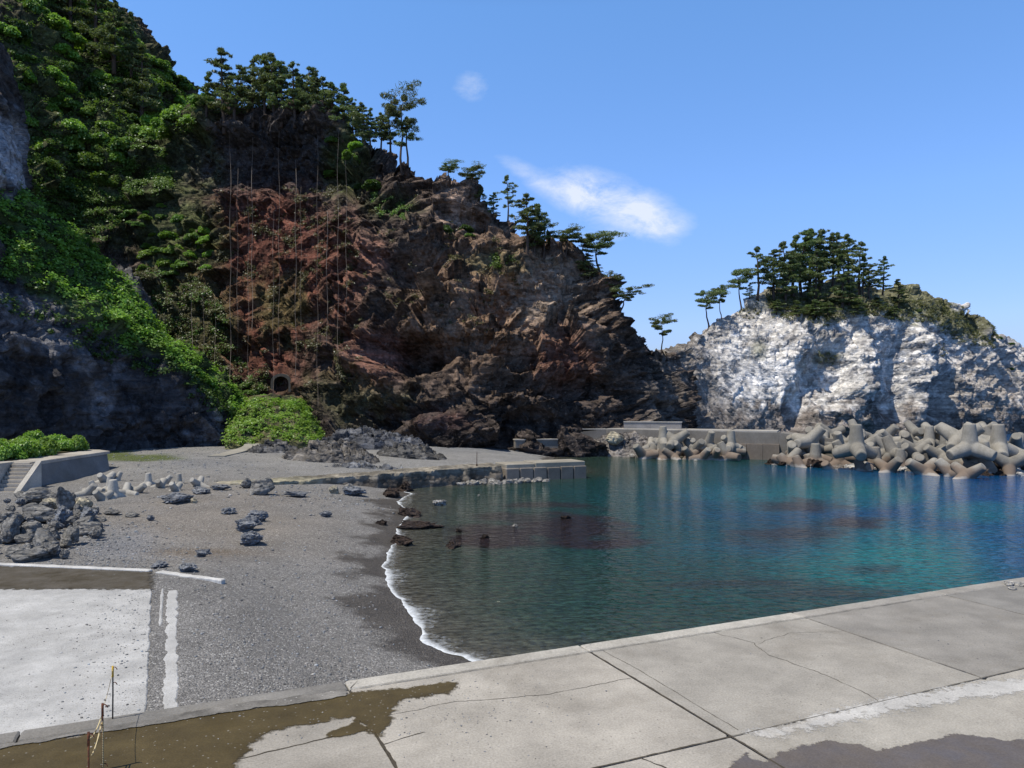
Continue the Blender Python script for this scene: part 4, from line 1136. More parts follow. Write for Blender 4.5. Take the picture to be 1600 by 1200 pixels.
# weedy rocks at the waterline and in the shallows
for px, py, w, h, st_, k, lab in [
 (610, 776, 48, 14, WD, 0, 'dark rock mound at the corner of groyne and waterline'), (632, 768, 46, 14, WD, 1, 'dark weedy rock rising behind the corner mound'),
 (640, 807, 60, 12, WD, 2, 'long weed covered rock in the breaking foam, farthest of three'), (650, 826, 70, 12, WD, 3, 'weed covered rock with white specks, middle of three in the foam'),
 (624, 850, 62, 12, WD, 1, 'reddish brown weedy rock at the sand edge, nearest of three in the foam'), (596, 820, 22, 8, WD, 0, 'small rusty brown weed clump on the wet sand'),
 (686, 790, 24, 11, WH, 0, 'pale whitish rock standing out of the shallow water'), (805, 823, 15, 5, WH, 1, 'small white rock tip breaking the water over the weed bed'),
 (716, 832, 14, 8, WD, 3, 'reddish rock tip at the left end of the weed bed'), (757, 841, 14, 6, WD, 2, 'small reddish rock tip in the middle of the weed bed'),
 (708, 855, 46, 9, WD, 1, 'long low brown rock awash nearest to the beach'), (884, 811, 20, 6, WD, 0, 'reddish rock tip at the right end of the weed bed'), (748, 775, 8, 3, WH, 2, 'tiny white rock tip near the groyne')]:
    z = 0.0 if px > 660 or st_ is WH else None
    rock_at(px, py, w, h, st_[k], 'weedy_rock' if st_ is WD else 'encrusted_rock', lab, 'rock', z=z, sink=.8, dep=.6)
# white encrusted rocks along the groyne foot
gf = polyline([G(640, 757), G(700, 757), (-.9, 55.6, 0), (1.6, 57.0, 0), (2.6, 57.5, 0)], .1)
for k in range(70):
    q = gf[int(len(gf) * k / 70)] + np.array([R.uniform(-.2, .2), R.uniform(-.5, .25), 0])
    s = R.uniform(.22, .5)
    put('encrusted_rock', R.choice(WH), (q[0], q[1], R.uniform(-.05, .12)), (s, s * .8, s * R.uniform(.5, .9)), (R.uniform(-.4, .4), R.uniform(-.4, .4), R.uniform(0, 6)), 'white encrusted rock in the row along the groyne foot', 'rock', 'white rocks along the foot of the groyne')
for k in range(16):
    q = polyline([G(455, 771, .35), G(640, 760, .05)], .1); q = q[int(len(q) * k / 16)]
    s = R.uniform(.15, .38)
    put('foot_stone', R.choice(WH + BO), (q[0], q[1] + R.uniform(-.1, .5), R.uniform(.1, .3)), (s * 1.3, s, s * .7), (R.uniform(-.3, .3), R.uniform(-.3, .3), R.uniform(0, 6)), 'pale or grey stone at the dry foot of the groyne', 'stone', 'stones along the dry foot of the groyne')

# outcrops of broken grey rock on the upper beach
def outcrop(name, cx, cy, rx, ry, h, rot, seed, tone, label, res=.13, rough=1.0):
    n = int(2 * max(rx, ry) / res); u = np.linspace(-1.08, 1.08, n)
    U, V = np.meshgrid(u, u); r = np.sqrt(U ** 2 + V ** 2)
    x = U * rx; y = V * ry; c, s = math.cos(rot), math.sin(rot)
    X = cx + x * c - y * s; Y = cy + x * s + y * c
    gz_ = ground_z(X, Y)
    p = np.stack([X, Y, 0 * X], -1).reshape(-1, 3)
    q = p.copy(); q[:, 2] = (h * (1 - r ** 2)).ravel()
    env = np.clip(1 - r.ravel() ** 2, -.3, 1)
    shape = np.sign(env) * np.abs(env) ** .6
    z = h * shape * (1 + .55 * fbm(p / 2.2, 3, seed)) + rough * np.clip(env + .25, 0, 1) ** .5 * (.42 * facet(q / 1.3, seed + 1, 1.2) + .3 * facet(q / .55, seed + 2, 1.1) + .12 * facet(q / .25, seed + 3, 1.1))
    pts = np.c_[p[:, :2] + .25 * np.stack([facet(q / .8, seed + 7), facet(q / .8, seed + 8)], -1) * np.clip(env + .1, 0, 1)[:, None], gz_.ravel() + z - .12]
    n6 = fbm(pts / .7, 4, seed + 4)
    col = np.tile(np.array(tone), (len(pts), 1)); col = blend(col, np.array(tone) * 1.9, sstep(.0, .3, n6) * .8)
    return tag(link(name, mesh_np(name, pts, grid_faces(n, n), False, col), MAT_OUT), label, 'rock')
MAT_OUT = rock_mat('outcrop_rock', None, 1.6, (.5, 1.5), .8, light=((.36, .36, .38), .58, .5))
outcrop('rock_outcrop', *gpt(570, 702)[:2] + [0, 2.5], 6.2, 3.4, 1.75, .1, 1300, (.085, .089, .102), 'large jagged blue grey rock outcrop in the middle of the upper beach')
outcrop('rock_outcrop', *gpt(640, 715)[:2] + [0, 1.5], 3.4, 1.8, 1.0, -.2, 1320, (.085, .083, .082), 'smaller jagged outcrop at the right end of the big grey one')
outcrop('rock_outcrop', *gpt(505, 722)[:2] + [0, 2.4], 4.4, 2.6, 1.25, -.25, 1340, (.11, .103, .098), 'brownish grey outcrop left of and in front of the big one')
outcrop('rock_outcrop', *gpt(565, 732)[:2] + [0, .4], 3.2, .8, .35, .12, 1360, (.12, .124, .135), 'low flat rock shelf in gravel before the big outcrop')
outcrop('rock_outcrop', *gpt(418, 708)[:2] + [0, 1.5], 2.6, 1.6, .95, .2, 1380, (.08, .08, .083), 'dark broken rocks beside the concrete path')
outcrop('rock_outcrop', *gpt(455, 694)[:2] + [0, 2.5], 3.2, 1.6, 1.0, .2, 1400, (.14, .125, .11), 'pale brown rocks at the front of the bright bush mound')

# rubble bank by the root of the breakwater
rub = outcrop('rubble_bank', 12.6, 86.0, 5.6, 2.4, 2.3, -.35, 1500, (.17, .155, .145), 'bank of broken brown rubble against the breakwater root', .14, .9)
for k in range(26):
    px = R.uniform(905, 1000); py = R.uniform(700, 713)
    q = G(px, py, 0.0); s = R.uniform(.25, .6)
    put('rubble_rock', R.choice(RB), (q[0], q[1] + .6, R.uniform(0, .35)), (s * 1.2, s, s * .8), (R.uniform(-.5, .5), R.uniform(-.5, .5), R.uniform(0, 6)), 'brown rock at the waterline below the rubble bank', 'rock', 'rocks at the waterline of the rubble bank')
for px, py, w, h, lab in [(962, 683, 36, 20, 'pale yellowish rock heap top beside the parapet wall'), (985, 711, 16, 8, 'pale rock at the water by the left tetrapods')]:
    q = P(px, py, 84); put('pale_boulder', TA[0], (q[0], q[1] + .6, q[2]), (w * .035, .9, h * .045), (.1, .2, 1), lab, 'rock')

# ---- tetrapods: one cast shape, remeshed so that the legs flow together
def tetra_proto():
    mb = MB()
    dirs = [Vector((0, 0, 1))] + [Vector((math.cos(a) * math.sin(math.radians(109.5)), math.sin(a) * math.sin(math.radians(109.5)), math.cos(math.radians(109.5)))) for a in (0, 2.0944, 4.18879)]
    for d_ in dirs:
        d_ = np.array(d_)
        mb.tube([d_ * -.15, d_ * .15, d_ * 1.62, d_ * 1.74, d_ * 1.76], [.62, .60, .415, .40, .33], 20)
    me = mb.mesh('tetra_raw'); o = link('tetra_raw', me)
    rm = o.modifiers.new('r', 'REMESH'); rm.mode = 'VOXEL'; rm.voxel_size = .055
    sm = o.modifiers.new('s', 'SMOOTH'); sm.factor = .5; sm.iterations = 5
    dg = bpy.context.evaluated_depsgraph_get(); dg.update()
    out = bpy.data.meshes.new_from_object(o.evaluated_get(dg)); out.name = 'tetrapod'
    bpy.data.objects.remove(o); bpy.data.meshes.remove(me)
    out.polygons.foreach_set('use_smooth', np.ones(len(out.polygons), bool))
    out.materials.clear()
    return out
TET = tetra_proto()
def tet_mat(name, c, tide, tc):
    m = new_mat(name); t = NT(m); v = t.pos(); ov = t.obj()
    k = t.rng(t.noise(1.3, 7, v, .68), .28, .72, .68, 1.22)
    cc = t.mix(1.0, c, t.new('ShaderNodeCombineColor', i_0=k, i_1=k, i_2=k).outputs[0], 'MULTIPLY')
    cc = t.mix(1.0, cc, t.mul(t.new('ShaderNodeCombineColor', i_0=1.0, i_1=.99, i_2=.97).outputs[0], t.rng(t.new('ShaderNodeObjectInfo').outputs['Random'], 0, 1, .78, 1.16)), 'MULTIPLY')
    k2 = t.rng(t.noise(14, 4, v, .7), .3, .7, .82, 1.16)
    cc = t.mix(1.0, cc, t.new('ShaderNodeCombineColor', i_0=k2, i_1=k2, i_2=k2).outputs[0], 'MULTIPLY')
    cc = t.mix(t.rng(t.noise(.9, 6, t.mapv(v, (1, 1, .3)), .7), .52, .74, 0, .5), cc, (.13, .115, .09))
    if tide:
        z = t.new('ShaderNodeSeparateXYZ', i_0=v).outputs[2]
        zz = t.math('ADD', z, t.math('MULTIPLY', t.math('SUBTRACT', t.noise(1.2, 4, v), .5), .9))
        cc = t.mix(t.rng(zz, .75, 1.15, .85, 0), cc, tc)
        cc = t.mix(t.rng(zz, .06, .24, .6, 0), cc, (.45, .43, .40))
    t.out(t.bsdf(cc, .9, t.bump(t.math('ADD', t.noise(22, 5, v, .7), t.noise(4, 4, v)), .35, .03), .25))
    return m
MAT_TET = tet_mat('tetrapod_concrete', (.265, .25, .222), True, (.17, .125, .095))
MAT_TETP = tet_mat('old_tetrapod_concrete', (.36, .345, .315), False, None)
TET.materials.append(MAT_TET)
TETP = TET.copy(); TETP.materials.clear(); TETP.materials.append(MAT_TETP)
def tet(loc, s, rot, label, group, me=TET):
    return put('tetrapod', me, loc, (s,) * 3, rot, label, 'tetrapod', group)
# right-hand pile: rows climbing from the waterline to the crest (px, py of centre, depth, size, tilt variant)
UP = [(0, 0), (0, math.radians(109.5)), (math.radians(60), .4), (math.radians(35), -.5), (math.radians(-45), .7), (math.radians(90), .2)]
def tet_px(px, py, Y, s, k, yaw, label, group):
    s *= .92; q = P(px, py + (9 if px > 1180 else 6), Y); rx_, ry_ = UP[k]
    return tet(tuple(q), s, (rx_, ry_, yaw), label, group)
GR = 'tetrapods piled at the right end of the breakwater'
spec = [
 (1338, 690, 66.5, 1.28, 0, .3, 'upright tetrapod with its paler leg facing the cove, front centre of the right pile'),
 (1515, 690, 63.0, 1.25, 0, 1.2, 'upright tetrapod nearest the right end of the pile'),
 (1560, 690, 64.5, 1.25, 0, 2.2, 'rightmost tetrapod with one leg stretched over the sea'),
 (1510, 735, 59.6, .95, 4, .8, 'lowest tetrapod half in the water at the right corner of the pile'),
 (1240, 725, 71.5, 1.2, 2, .6, 'leftmost tetrapod of the right pile lying by the concrete landing'),
 (1262, 682, 74.0, 1.25, 3, 1.7, 'tetrapod with three crossing legs at the left shoulder of the right pile'),
 (1498, 678, 66.0, 1.3, 1, 3.9, 'tall slanting tetrapod right of the pile centre with a leg against the cliff')]
for px, py, Y, s, k, yaw, lab in spec: tet_px(px, py, Y, s, k, yaw, lab, GR)
R2 = random.Random(9)
rows = [  # y centre, x0, x1, count, depth at x0, depth at x1
 (729, 1255, 1480, 6, 70.0, 61.5), (716, 1235, 1575, 9, 72.0, 62.5), (704, 1240, 1590, 10, 74.0, 64.5), (691, 1240, 1585, 10, 76.5, 67.5), (680, 1250, 1560, 10, 78.5, 70.5), (672, 1265, 1545, 8, 80, 72.0)]
for y, x0, x1, n, Y0, Y1 in rows:
    for k in range(n):
        f_ = (k + R2.uniform(-.25, .25)) / max(1, n - 1); px = x0 + (x1 - x0) * f_
        tet_px(px, y + R2.uniform(-4, 5), Y0 + (Y1 - Y0) * f_, R2.uniform(.98, 1.12), R2.choice((0, 1, 2, 3, 4, 5, 1, 2, 3, 4, 5)), R2.uniform(0, 6.28), 'grey tetrapod packed among others in the right-hand pile', GR)
GL = 'tetrapods in front of the breakwater wall, left group'
for px, py, Y, s, k, yaw, lab in [
 (1036, 683, 81.5, 1.0, 0, .5, 'upright tetrapod with a flat round top standing before the wall'), (1054, 683, 81.0, 1.1, 4, 1.4, 'tetrapod with legs raised right of the upright one'),
 (1142, 690, 79.4, 1.0, 0, 2.2, 'upright tetrapod at the right end of the left group by the landing')]:
    tet_px(px, py, Y, s, k, yaw, lab, GL)
for y, x0, x1, n, Y0, Y1 in [(708, 1010, 1140, 7, 80.6, 78.2), (699, 1012, 1138, 6, 81.8, 79.4), (690, 1020, 1132, 5, 82.8, 80.2)]:
    for k in range(n):
        f_ = (k + R2.uniform(-.3, .3)) / (n - 1); tet_px(x0 + (x1 - x0) * f_, y + R2.uniform(-3, 3), Y0 + (Y1 - Y0) * f_, R2.uniform(.8, 1.05), R2.randrange(6), R2.uniform(0, 6.28), 'grey tetrapod packed in the left group before the breakwater wall', GL)
# pale and weedy rocks at the tetrapods' feet
for k in range(44):
    f_ = R2.random(); px = 1205 + 390 * f_; Yb = 72.5 - 12.5 * f_ if f_ < .8 else 62.5 - (1 - f_) * 0
    py = HZ + CH * F / (Yb + R2.uniform(-.6, 1.2)); q = G(px, py, 0); s = R2.uniform(.35, .9)
    put('encrusted_rock', R2.choice(WH + WD[:2] + RB[:1]), (q[0], q[1], R2.uniform(-.1, .2)), (s * 1.3, s, s * R2.uniform(.45, .8)), (R2.uniform(-.4, .4), R2.uniform(-.4, .4), R2.uniform(0, 6)), 'pale or weed stained rock at the foot of the right tetrapod pile', 'rock', 'rocks at the foot of the right tetrapods')
for k in range(18):
    px = R2.uniform(978, 1146); q = G(px, 713.5 + R2.uniform(-1, 2.5) + (px - 978) * .02, 0); s = R2.uniform(.3, .65)
    put('encrusted_rock', R2.choice(WH + RB), (q[0], q[1], R2.uniform(-.05, .2)), (s * 1.3, s, s * R2.uniform(.45, .8)), (R2.uniform(-.4, .4), R2.uniform(-.4, .4), R2.uniform(0, 6)), 'whitish rock at the waterline under the left tetrapods', 'rock', 'rocks at the foot of the left tetrapods')
# small weathered tetrapods half buried in the beach
GS = 'small weathered tetrapods half buried on the upper beach'
for px, py, s, k, yaw, lab in [
 (160, 754, .55, 4, .2, 'pale tetrapod leaning on the corner of the sea wall'), (168, 765, .5, 0, 1.0, 'upright stubby tetrapod leg in front of the sea wall corner'),
 (130, 775, .52, 3, 2.0, 'leftmost pale tetrapod close to the sea wall'), (172, 778, .62, 0, .9, 'biggest pale tetrapod of the buried cluster'), (155, 783, .48, 2, 2.6, 'pale tetrapod at the front left of the cluster'),
 (192, 774, .5, 3, 4.0, 'pale tetrapod at the front right of the cluster'), (208, 771, .5, 4, 5.0, 'pale tetrapod lying right of the cluster with one leg up'), (145, 768, .42, 5, 1.2, 'small pale tetrapod between wall and cluster'),
 (228, 758, .46, 0, 3.1, 'upright pale tetrapod on the gravel between cluster and mound'), (246, 762, .46, 4, .4, 'pale tetrapod with crossed legs left of the bluish mound'), (254, 756, .42, 3, 2.1, 'small pale tetrapod behind the crossed one'),
 (276, 757, .42, 0, 1.5, 'lone small tetrapod leg above the bluish mound'), (270, 768, .45, 2, 2.8, 'low pale tetrapod stuck in the bluish mound'), (307, 760, .5, 4, 3.4, 'rightmost pale tetrapod half buried near the groyne'), (178, 752, .4, 5, 4.4, 'small dark sided tetrapod at the wall end')]:
    q = gpt(px, py); rx_, ry_ = UP[k]
    s *= .80
    tet((q[0], q[1] + .3, q[2] + s * .12), s, (rx_, ry_, yaw), lab, GS, TETP)
# ------------------------------------------------------------------ vegetation
def leaf_mat(name, c1, c2, trans=.35, hue=.0):
    m = new_mat(name); t = NT(m)
    v = t.pos()
    oi = t.new('ShaderNodeObjectInfo').outputs['Random']
    f = t.math('ADD', t.rng(t.noise(.9, 3, v), .3, .7, 0, .6), t.rng(t.noise(6.0, 2, v), .3, .7, 0, .4))
    c = t.mix(f, c1, c2)
    k = t.rng(oi, 0, 1, .82, 1.18)
    c = t.mix(1.0, c, t.new('ShaderNodeCombineColor', i_0=t.math('MULTIPLY', k, t.rng(oi, 0, 1, 1.08, .92)), i_1=k, i_2=k).outputs[0], 'MULTIPLY')
    d = t.new('ShaderNodeBsdfDiffuse', i_0=c)
    tr = t.new('ShaderNodeBsdfTranslucent', i_0=t.mix(1.0, c, (1.15, 1.25, .55), 'MULTIPLY'))
    gl = t.new('ShaderNodeBsdfGlossy', i_0=(.9, .95, 1.0), i_Roughness=.45)
    a = t.new('ShaderNodeMixShader', i_0=trans, i_1=d.outputs[0], i_2=tr.outputs[0])
    b = t.new('ShaderNodeMixShader', i_0=.035, i_1=a.outputs[0], i_2=gl.outputs[0])
    t.out(b.outputs[0]); return m
LEAF_BR = leaf_mat('bright_leaves', (.15, .30, .035), (.27, .41, .075), .42)
LEAF_MD = leaf_mat('mid_leaves', (.09, .19, .028), (.18, .28, .055), .4)
LEAF_DK = leaf_mat('dark_leaves', (.048, .105, .02), (.10, .165, .038), .38)
LEAF_OL = leaf_mat('olive_grass', (.070, .080, .025), (.135, .125, .05), .3)
LEAF_GI = leaf_mat('island_grass', (.085, .095, .030), (.16, .15, .06), .3)
NEEDLE = leaf_mat('pine_needles', (.095, .145, .052), (.18, .22, .085), .35)
NEEDLE_L = leaf_mat('pine_needles_light', (.095, .135, .045), (.17, .20, .07), .33)
bark = new_mat('pine_bark'); t = NT(bark)
t.out(t.bsdf(t.mix(t.noise(5, 5, t.mapv(t.obj(), (3, 3, .6))), (.045, .034, .028), (.12, .085, .065)), .95, t.bump(t.noise(10, 4, t.mapv(t.obj(), (3, 3, .5))), .5, .05)))

def leaf_quads(c, n, size, seed, up=.6, elong=1.6, jit=.5):
    """c: (m,3) leaf centres; n: preferred normals -> quads (rhombus leaves)"""
    r_ = np.random.RandomState(seed); m = len(c)
    nn = n * .6 + r_.normal(size=(m, 3)) * jit; nn[:, 2] += up; nn /= np.linalg.norm(nn, axis=1)[:, None] + 1e-9
    a = r_.normal(size=(m, 3)); a -= (a * nn).sum(1)[:, None] * nn; a /= np.linalg.norm(a, axis=1)[:, None] + 1e-9
    b = np.cross(nn, a)
    s = (size * r_.uniform(.6, 1.3, m))[:, None]
    fold = nn * s * .18
    V = np.stack([c + a * s * elong / 2, c + b * s / 2 - fold, c - a * s * elong / 2, c - b * s / 2 - fold], 1).reshape(-1, 3)
    return V, np.arange(4 * m).reshape(m, 4)

def bush_mesh(name, seed, n=5200, leaf=.1, lump=.45):
    """unit-radius leafy bush sitting on z=0, uneven outline, built of leaf-sized faces"""
    r_ = np.random.RandomState(seed)
    nb = 22
    bc = r_.normal(size=(nb, 3)); bc /= np.linalg.norm(bc, axis=1)[:, None]; bc[:, 2] = np.abs(bc[:, 2]) * .9 - .05
    bc *= r_.uniform(.35, .75, nb)[:, None]; br = r_.uniform(.16, .42, nb)
    k = r_.randint(0, nb, n); d = r_.normal(size=(n, 3)); d /= np.linalg.norm(d, axis=1)[:, None]; d[:, 2] = np.where(d[:, 2] < -.3, -d[:, 2], d[:, 2])
    c = bc[k] + d * (br[k] * r_.uniform(.55, 1.08, n))[:, None]; c[:, 2] = np.maximum(c[:, 2] * .95 + .12, -.1)
    V, Fq = leaf_quads(c, d, leaf, seed + 1)
    return mesh_np(name, V, Fq)
def tufted(seed, n_br=17, h=10.0, crown0=.38, spread=2.6, top='round', bend=.5, lean=(0, 0), pads=4, tuft=42, size=.125):
    """Japanese pine: bent tapered trunk, level branches, flat needle pads with gaps between them"""
    r_ = np.random.RandomState(seed)
    zs = np.linspace(0, 1, 10)
    off = np.cumsum(r_.normal(size=(10, 2)), 0) * .12 * bend; off -= off[0]
    tr = np.c_[off[:, 0] + lean[0] * zs ** 1.3, off[:, 1] + lean[1] * zs ** 1.3, zs * h * .97]
    tr[0, 2] = -.8
    mb = MB(); r0 = .022 * h + .05
    mb.tube(tr, r0 * (1 - zs * .82), 7)
    C = []; D = []
    for k in range(n_br):
        f_ = crown0 + (1 - crown0) * (k + r_.uniform(0, .9)) / n_br; f_ = min(f_, .99)
        g_ = (f_ - crown0) / (1 - crown0)
        if top == 'round': L_ = spread * (.30 + .75 * math.sin(math.pi * min(1, .22 + g_ * .78))) * r_.uniform(.55, 1.2)
        elif top == 'flat': L_ = spread * (.45 + .75 * g_) * r_.uniform(.65, 1.15)
        else: L_ = spread * (1.1 - .95 * g_) * r_.uniform(.65, 1.2)
        if g_ > .96: L_ *= .5
        a = r_.uniform(0, 6.283) if k % 2 else (k * 2.4)
        p0 = np.array([np.interp(f_, zs, tr[:, 0]), np.interp(f_, zs, tr[:, 1]), f_ * h * .97])
        dr = np.array([math.cos(a), math.sin(a), 0]); rise = r_.uniform(-.05, .28) * L_
        pts = [p0, p0 + dr * L_ * .4 + [0, 0, rise * .2], p0 + dr * L_ * .75 + [r_.normal() * .1, r_.normal() * .1, rise * .6], p0 + dr * L_ + [0, 0, rise]]
        mb.tube(pts, [r0 * .30 * (1.1 - f_ * .6), r0 * .2, r0 * .12, .015], 5, caps=False)
        for j in range(pads):
            q = r_.uniform(.25, 1.05); c0 = p0 + dr * L_ * q + np.array([-dr[1], dr[0], 0]) * r_.normal() * .24 * L_ + [0, 0, rise * q + .12]
            pr_ = max(.35, L_) * r_.uniform(.16, .36)
            d = r_.normal(size=(tuft, 3)); d /= np.linalg.norm(d, axis=1)[:, None]
            d *= r_.uniform(.3, 1, tuft)[:, None] ** .5
            c = c0 + d * np.array([pr_, pr_, pr_ * .30]); C.append(c); dd = d.copy(); dd[:, 2] = np.abs(dd[:, 2]) + .3; D.append(dd)
    # leader
    for j in range(3):
        d = r_.normal(size=(tuft, 3)); d /= np.linalg.norm(d, axis=1)[:, None]
        C.append(tr[-1] + d * np.array([.13, .13, .09]) * spread * r_.uniform(.8, 1.6) + [0, 0, .1]); D.append(np.abs(d))
    c = np.concatenate(C); D = np.concatenate(D)
    V, Fq = leaf_quads(c, D, size, seed + 3, .15, 4.2, .95)
    tm = mb.mesh('trunk', True); tm.materials.append(bark)
    cm = mesh_np('crown', V, Fq); 
    return tm, cm
def pine_proto(seed, mat, **kw):
    tm, cm = tufted(seed, **kw); cm.materials.append(mat); return tm, cm
PR = [pine_proto(2000 + k * 7, NEEDLE, n_br=26 + k % 3 * 3, h=10, crown0=.20 + .05 * (k % 4), spread=2.2 + .2 * (k % 3), top=('round', 'spire', 'round', 'round', 'spire', 'round')[k], bend=.5 + .2 * (k % 3)) for k in range(6)]
PL = [pine_proto(2100 + k * 7, NEEDLE_L, n_br=17, h=10, crown0=.38 + .04 * k, spread=2.5, top='round', bend=.8) for k in range(3)]
UM = [pine_proto(2200 + k * 7, (NEEDLE, NEEDLE_L, NEEDLE, NEEDLE_L)[k], n_br=12, h=6, crown0=.55, spread=3.0, top='flat', bend=1.1, lean=((-.9, 0), (.8, .1), (1.6, 0), (.2, 0))[k], pads=6, tuft=85, size=.085) for k in range(4)]
FIR = [pine_proto(2300, NEEDLE, n_br=36, h=10, crown0=.08, spread=2.3, top='spire', bend=.15)]
def tree(pr_, loc, sc, rz, label, group=None, name='pine_tree', cat='tree', lean=0):
    s_ = (sc, sc, sc) if np.isscalar(sc) else sc
    o = thing(name, label, cat, tuple(float(q) for q in loc), (lean, 0, rz), group); o.scale = s_
    link('trunk', pr_[0], parent=o); link('crown', pr_[1], parent=o); return o
def surf_top(C, X, Y, win=.8):
    """height of a displaced rock surface at (X, Y)"""
    p = C['p']; m = (np.abs(p[:, 0] - X) < win) & (np.abs(p[:, 1] - Y) < win)
    return float(p[m, 2].max()) if m.any() else None
def at_px(C, px, py, dY=0.0):
    """nearest visible point of a rock surface to a photo position"""
    d = (C['px'] - px) ** 2 + (C['py'] - py) ** 2
    k = np.where(d < d.min() + 16)[0]; j = k[np.argmin(C['p'][k, 1])]
    return C['p'][j] + np.array([0, dY, 0])
# earth mound under the bright bushes below the tunnel
GM = [
 [(352, 704, 72), (356, 680, 76), (366, 655, 81), (376, 636, 87), (380, 640, 95)],
 [(385, 705, 71.5), (388, 672, 76), (394, 640, 81), (402, 622, 87), (405, 632, 95)],
 [(425, 705, 71.5), (425, 668, 76), (428, 634, 81), (432, 617, 87), (435, 628, 95)],
 [(462, 703, 73), (462, 672, 77), (462, 642, 82), (462, 624, 87), (462, 634, 95)],
 [(492, 700, 76), (490, 682, 79), (486, 662, 83), (482, 650, 87), (482, 654, 95)],
 [(508, 700, 80), (506, 692, 82), (500, 680, 85), (495, 668, 88), (495, 670, 95)]]
_B = loft(GM, 80, 80, 4); _N = grid_normals(_B).reshape(-1, 3); _p = _B.reshape(-1, 3)
if _N[:, 2].mean() < 0: _N = -_N
_p = _p + _N * (1.3 * fbm(_p / 3.5, 3, 700) + .3 * facet(_p / 1.0, 701))[:, None]
_gx, _gy = to_px(_p); GC = dict(p=_p, n=_N, px=_gx, py=_gy)
tag(link('green_mound', mesh_np('green_mound', _p, grid_faces(80, 80), False, np.tile(np.array([.10, .10, .05]), (len(_p), 1))), mat_main), kind='structure')
R6 = random.Random(61)
def pine_px(C, px, top, base, pr_, rz, label, group=None, h0=10., wide=1.0, sink=.3, name='pine_tree', dY=.6, lean=0):
    q = at_px(C, px, base, dY); h = (base - top) * q[1] / F
    s = h / h0
    return tree(pr_, (q[0], q[1], q[2] - sink), (s * wide, s * wide, s), rz, label, group, name, lean=lean)

# pines along the dark cliff's rim, left to right (px, crown top y, foot y)
GRD = 'pines in the dense row on the rim of the dark cliff'
for k, (px, top, base) in enumerate([(318, 105, 190), (345, 72, 195), (362, 95, 190), (392, 88, 188), (408, 82, 186), (425, 80, 186), (440, 92, 186), (456, 92, 188), (472, 96, 190), (488, 108, 192), (500, 112, 200), (516, 128, 205), (532, 126, 212), (548, 146, 216), (566, 150, 226), (580, 165, 232), (592, 172, 236),
                                     (330, 112, 180), (378, 104, 178), (415, 95, 175), (448, 100, 178), (482, 112, 185), (525, 140, 200), (560, 160, 218)]):
    pine_px(MC, px, top, base, PR[(k * 5 + 1) % 6], R6.uniform(0, 6.28), 'dark green pine in the dense row along the dark cliff rim', GRD, wide=R6.uniform(.9, 1.15), dY=.8 if k < 17 else 4.0)
pine_px(MC, 625, 142, 250, UM[3], 1.0, 'tall umbrella shaped pine standing out at the right end of the dense row', h0=6, wide=.62)
pine_px(MC, 610, 165, 245, PR[2], 2.0, 'slim pine just left of the umbrella shaped pine on the rim', wide=.9)
pine_px(MC, 640, 175, 256, PL[1], 4.0, 'thin leaning pine beside the umbrella shaped pine', wide=.9)
for k, (px, top, base, pr_, h0, w_, lab) in enumerate([
 (705, 252, 282, UM[0], 6, 1.35, 'small bushy pine on the pale knob of the ridge'), (735, 258, 298, UM[1], 6, 1.275, 'low spreading dark pine on the ridge right of the pale knob'), (752, 284, 312, PR[1], 10, 1.5, 'small dark pine below the low spreading one'),
 (770, 300, 345, PR[0], 10, 1.3, 'dark pine on the step of the descending ridge'), (790, 270, 345, PL[0], 10, .75, 'sparse thin pine with a bare leaning top on the descending ridge'),
 (822, 302, 405, PR[3], 10, 1.05, 'tallest pine in the notch of the descending ridge'), (838, 312, 406, PR[2], 10, 1.0, 'broad pine directly right of the tallest one in the notch'), (850, 330, 408, PL[2], 10, .9, 'slender pine at the right of the notch group'),
 (884, 355, 398, UM[1], 6, 1.35, 'low wide pine on the crest left of the stone point'), (905, 366, 402, UM[2], 6, 1.35, 'small pine leaning right on the stone point'), (935, 362, 425, UM[0], 6, 1.125, 'pine hanging at the tip of the stone point'), (925, 390, 440, PR[5], 10, 1.4, 'scrubby pine on the side of the stone point'),
 (962, 430, 478, UM[3], 6, .8, 'small pine on the shoulder below the stone point')]):
    pine_px(MC, px, top, base, pr_, R6.uniform(0, 6.28) if h0 == 10 else 0, lab, None, h0, w_)
pine_px(MC, 972, 448, 492, UM[2], 0, 'flat crowned pine reaching out over the gap from the dark ridge', None, 6, 1.25)
pine_px(MC, 1040, 494, 552, UM[3], .6, 'small umbrella pine alone in the saddle between ridge and island', None, 6, .72)
# island pines
pine_px(IC, 1112, 452, 510, UM[0], .1, 'leaning flat crowned pine on the left slope of the white island', None, 6, .82)
pine_px(IC, 1126, 444, 500, UM[3], 2.1, 'thin pine with a small crown right behind the leaning one on the island slope', None, 6, .55)
pine_px(IC, 1157, 415, 478, UM[0], 5.8, 'bent pine with a crown leaning left on the island shoulder', None, 6, .75)
pine_px(IC, 1186, 380, 468, PL[0], 1.0, 'tall tiered pine at the left end of the island grove', None, 10, 1.0)
pine_px(IC, 1170, 440, 470, PR[1], 1.0, 'small pine between the bent and the tiered pine', None, 10, 1.3)
GRI = 'pines of the grove on top of the white island'
isl = [(1212, 385, 470), (1228, 372, 468), (1243, 362, 462), (1255, 355, 460), (1268, 352, 455), (1282, 356, 452), (1292, 354, 450), (1305, 357, 450), (1318, 360, 448), (1330, 366, 450), (1345, 372, 455), (1352, 390, 460),
       (1230, 392, 478), (1275, 384, 482), (1318, 392, 482), (1362, 412, 478)]
for k, (px, top, base) in enumerate(isl):
    pine_px(IC, px, top, base, (PR + PL)[(k * 4 + 2) % 9], R6.uniform(0, 6.28), 'dark pine in the dense grove on top of the white island', GRI, wide=R6.uniform(.85, 1.1))
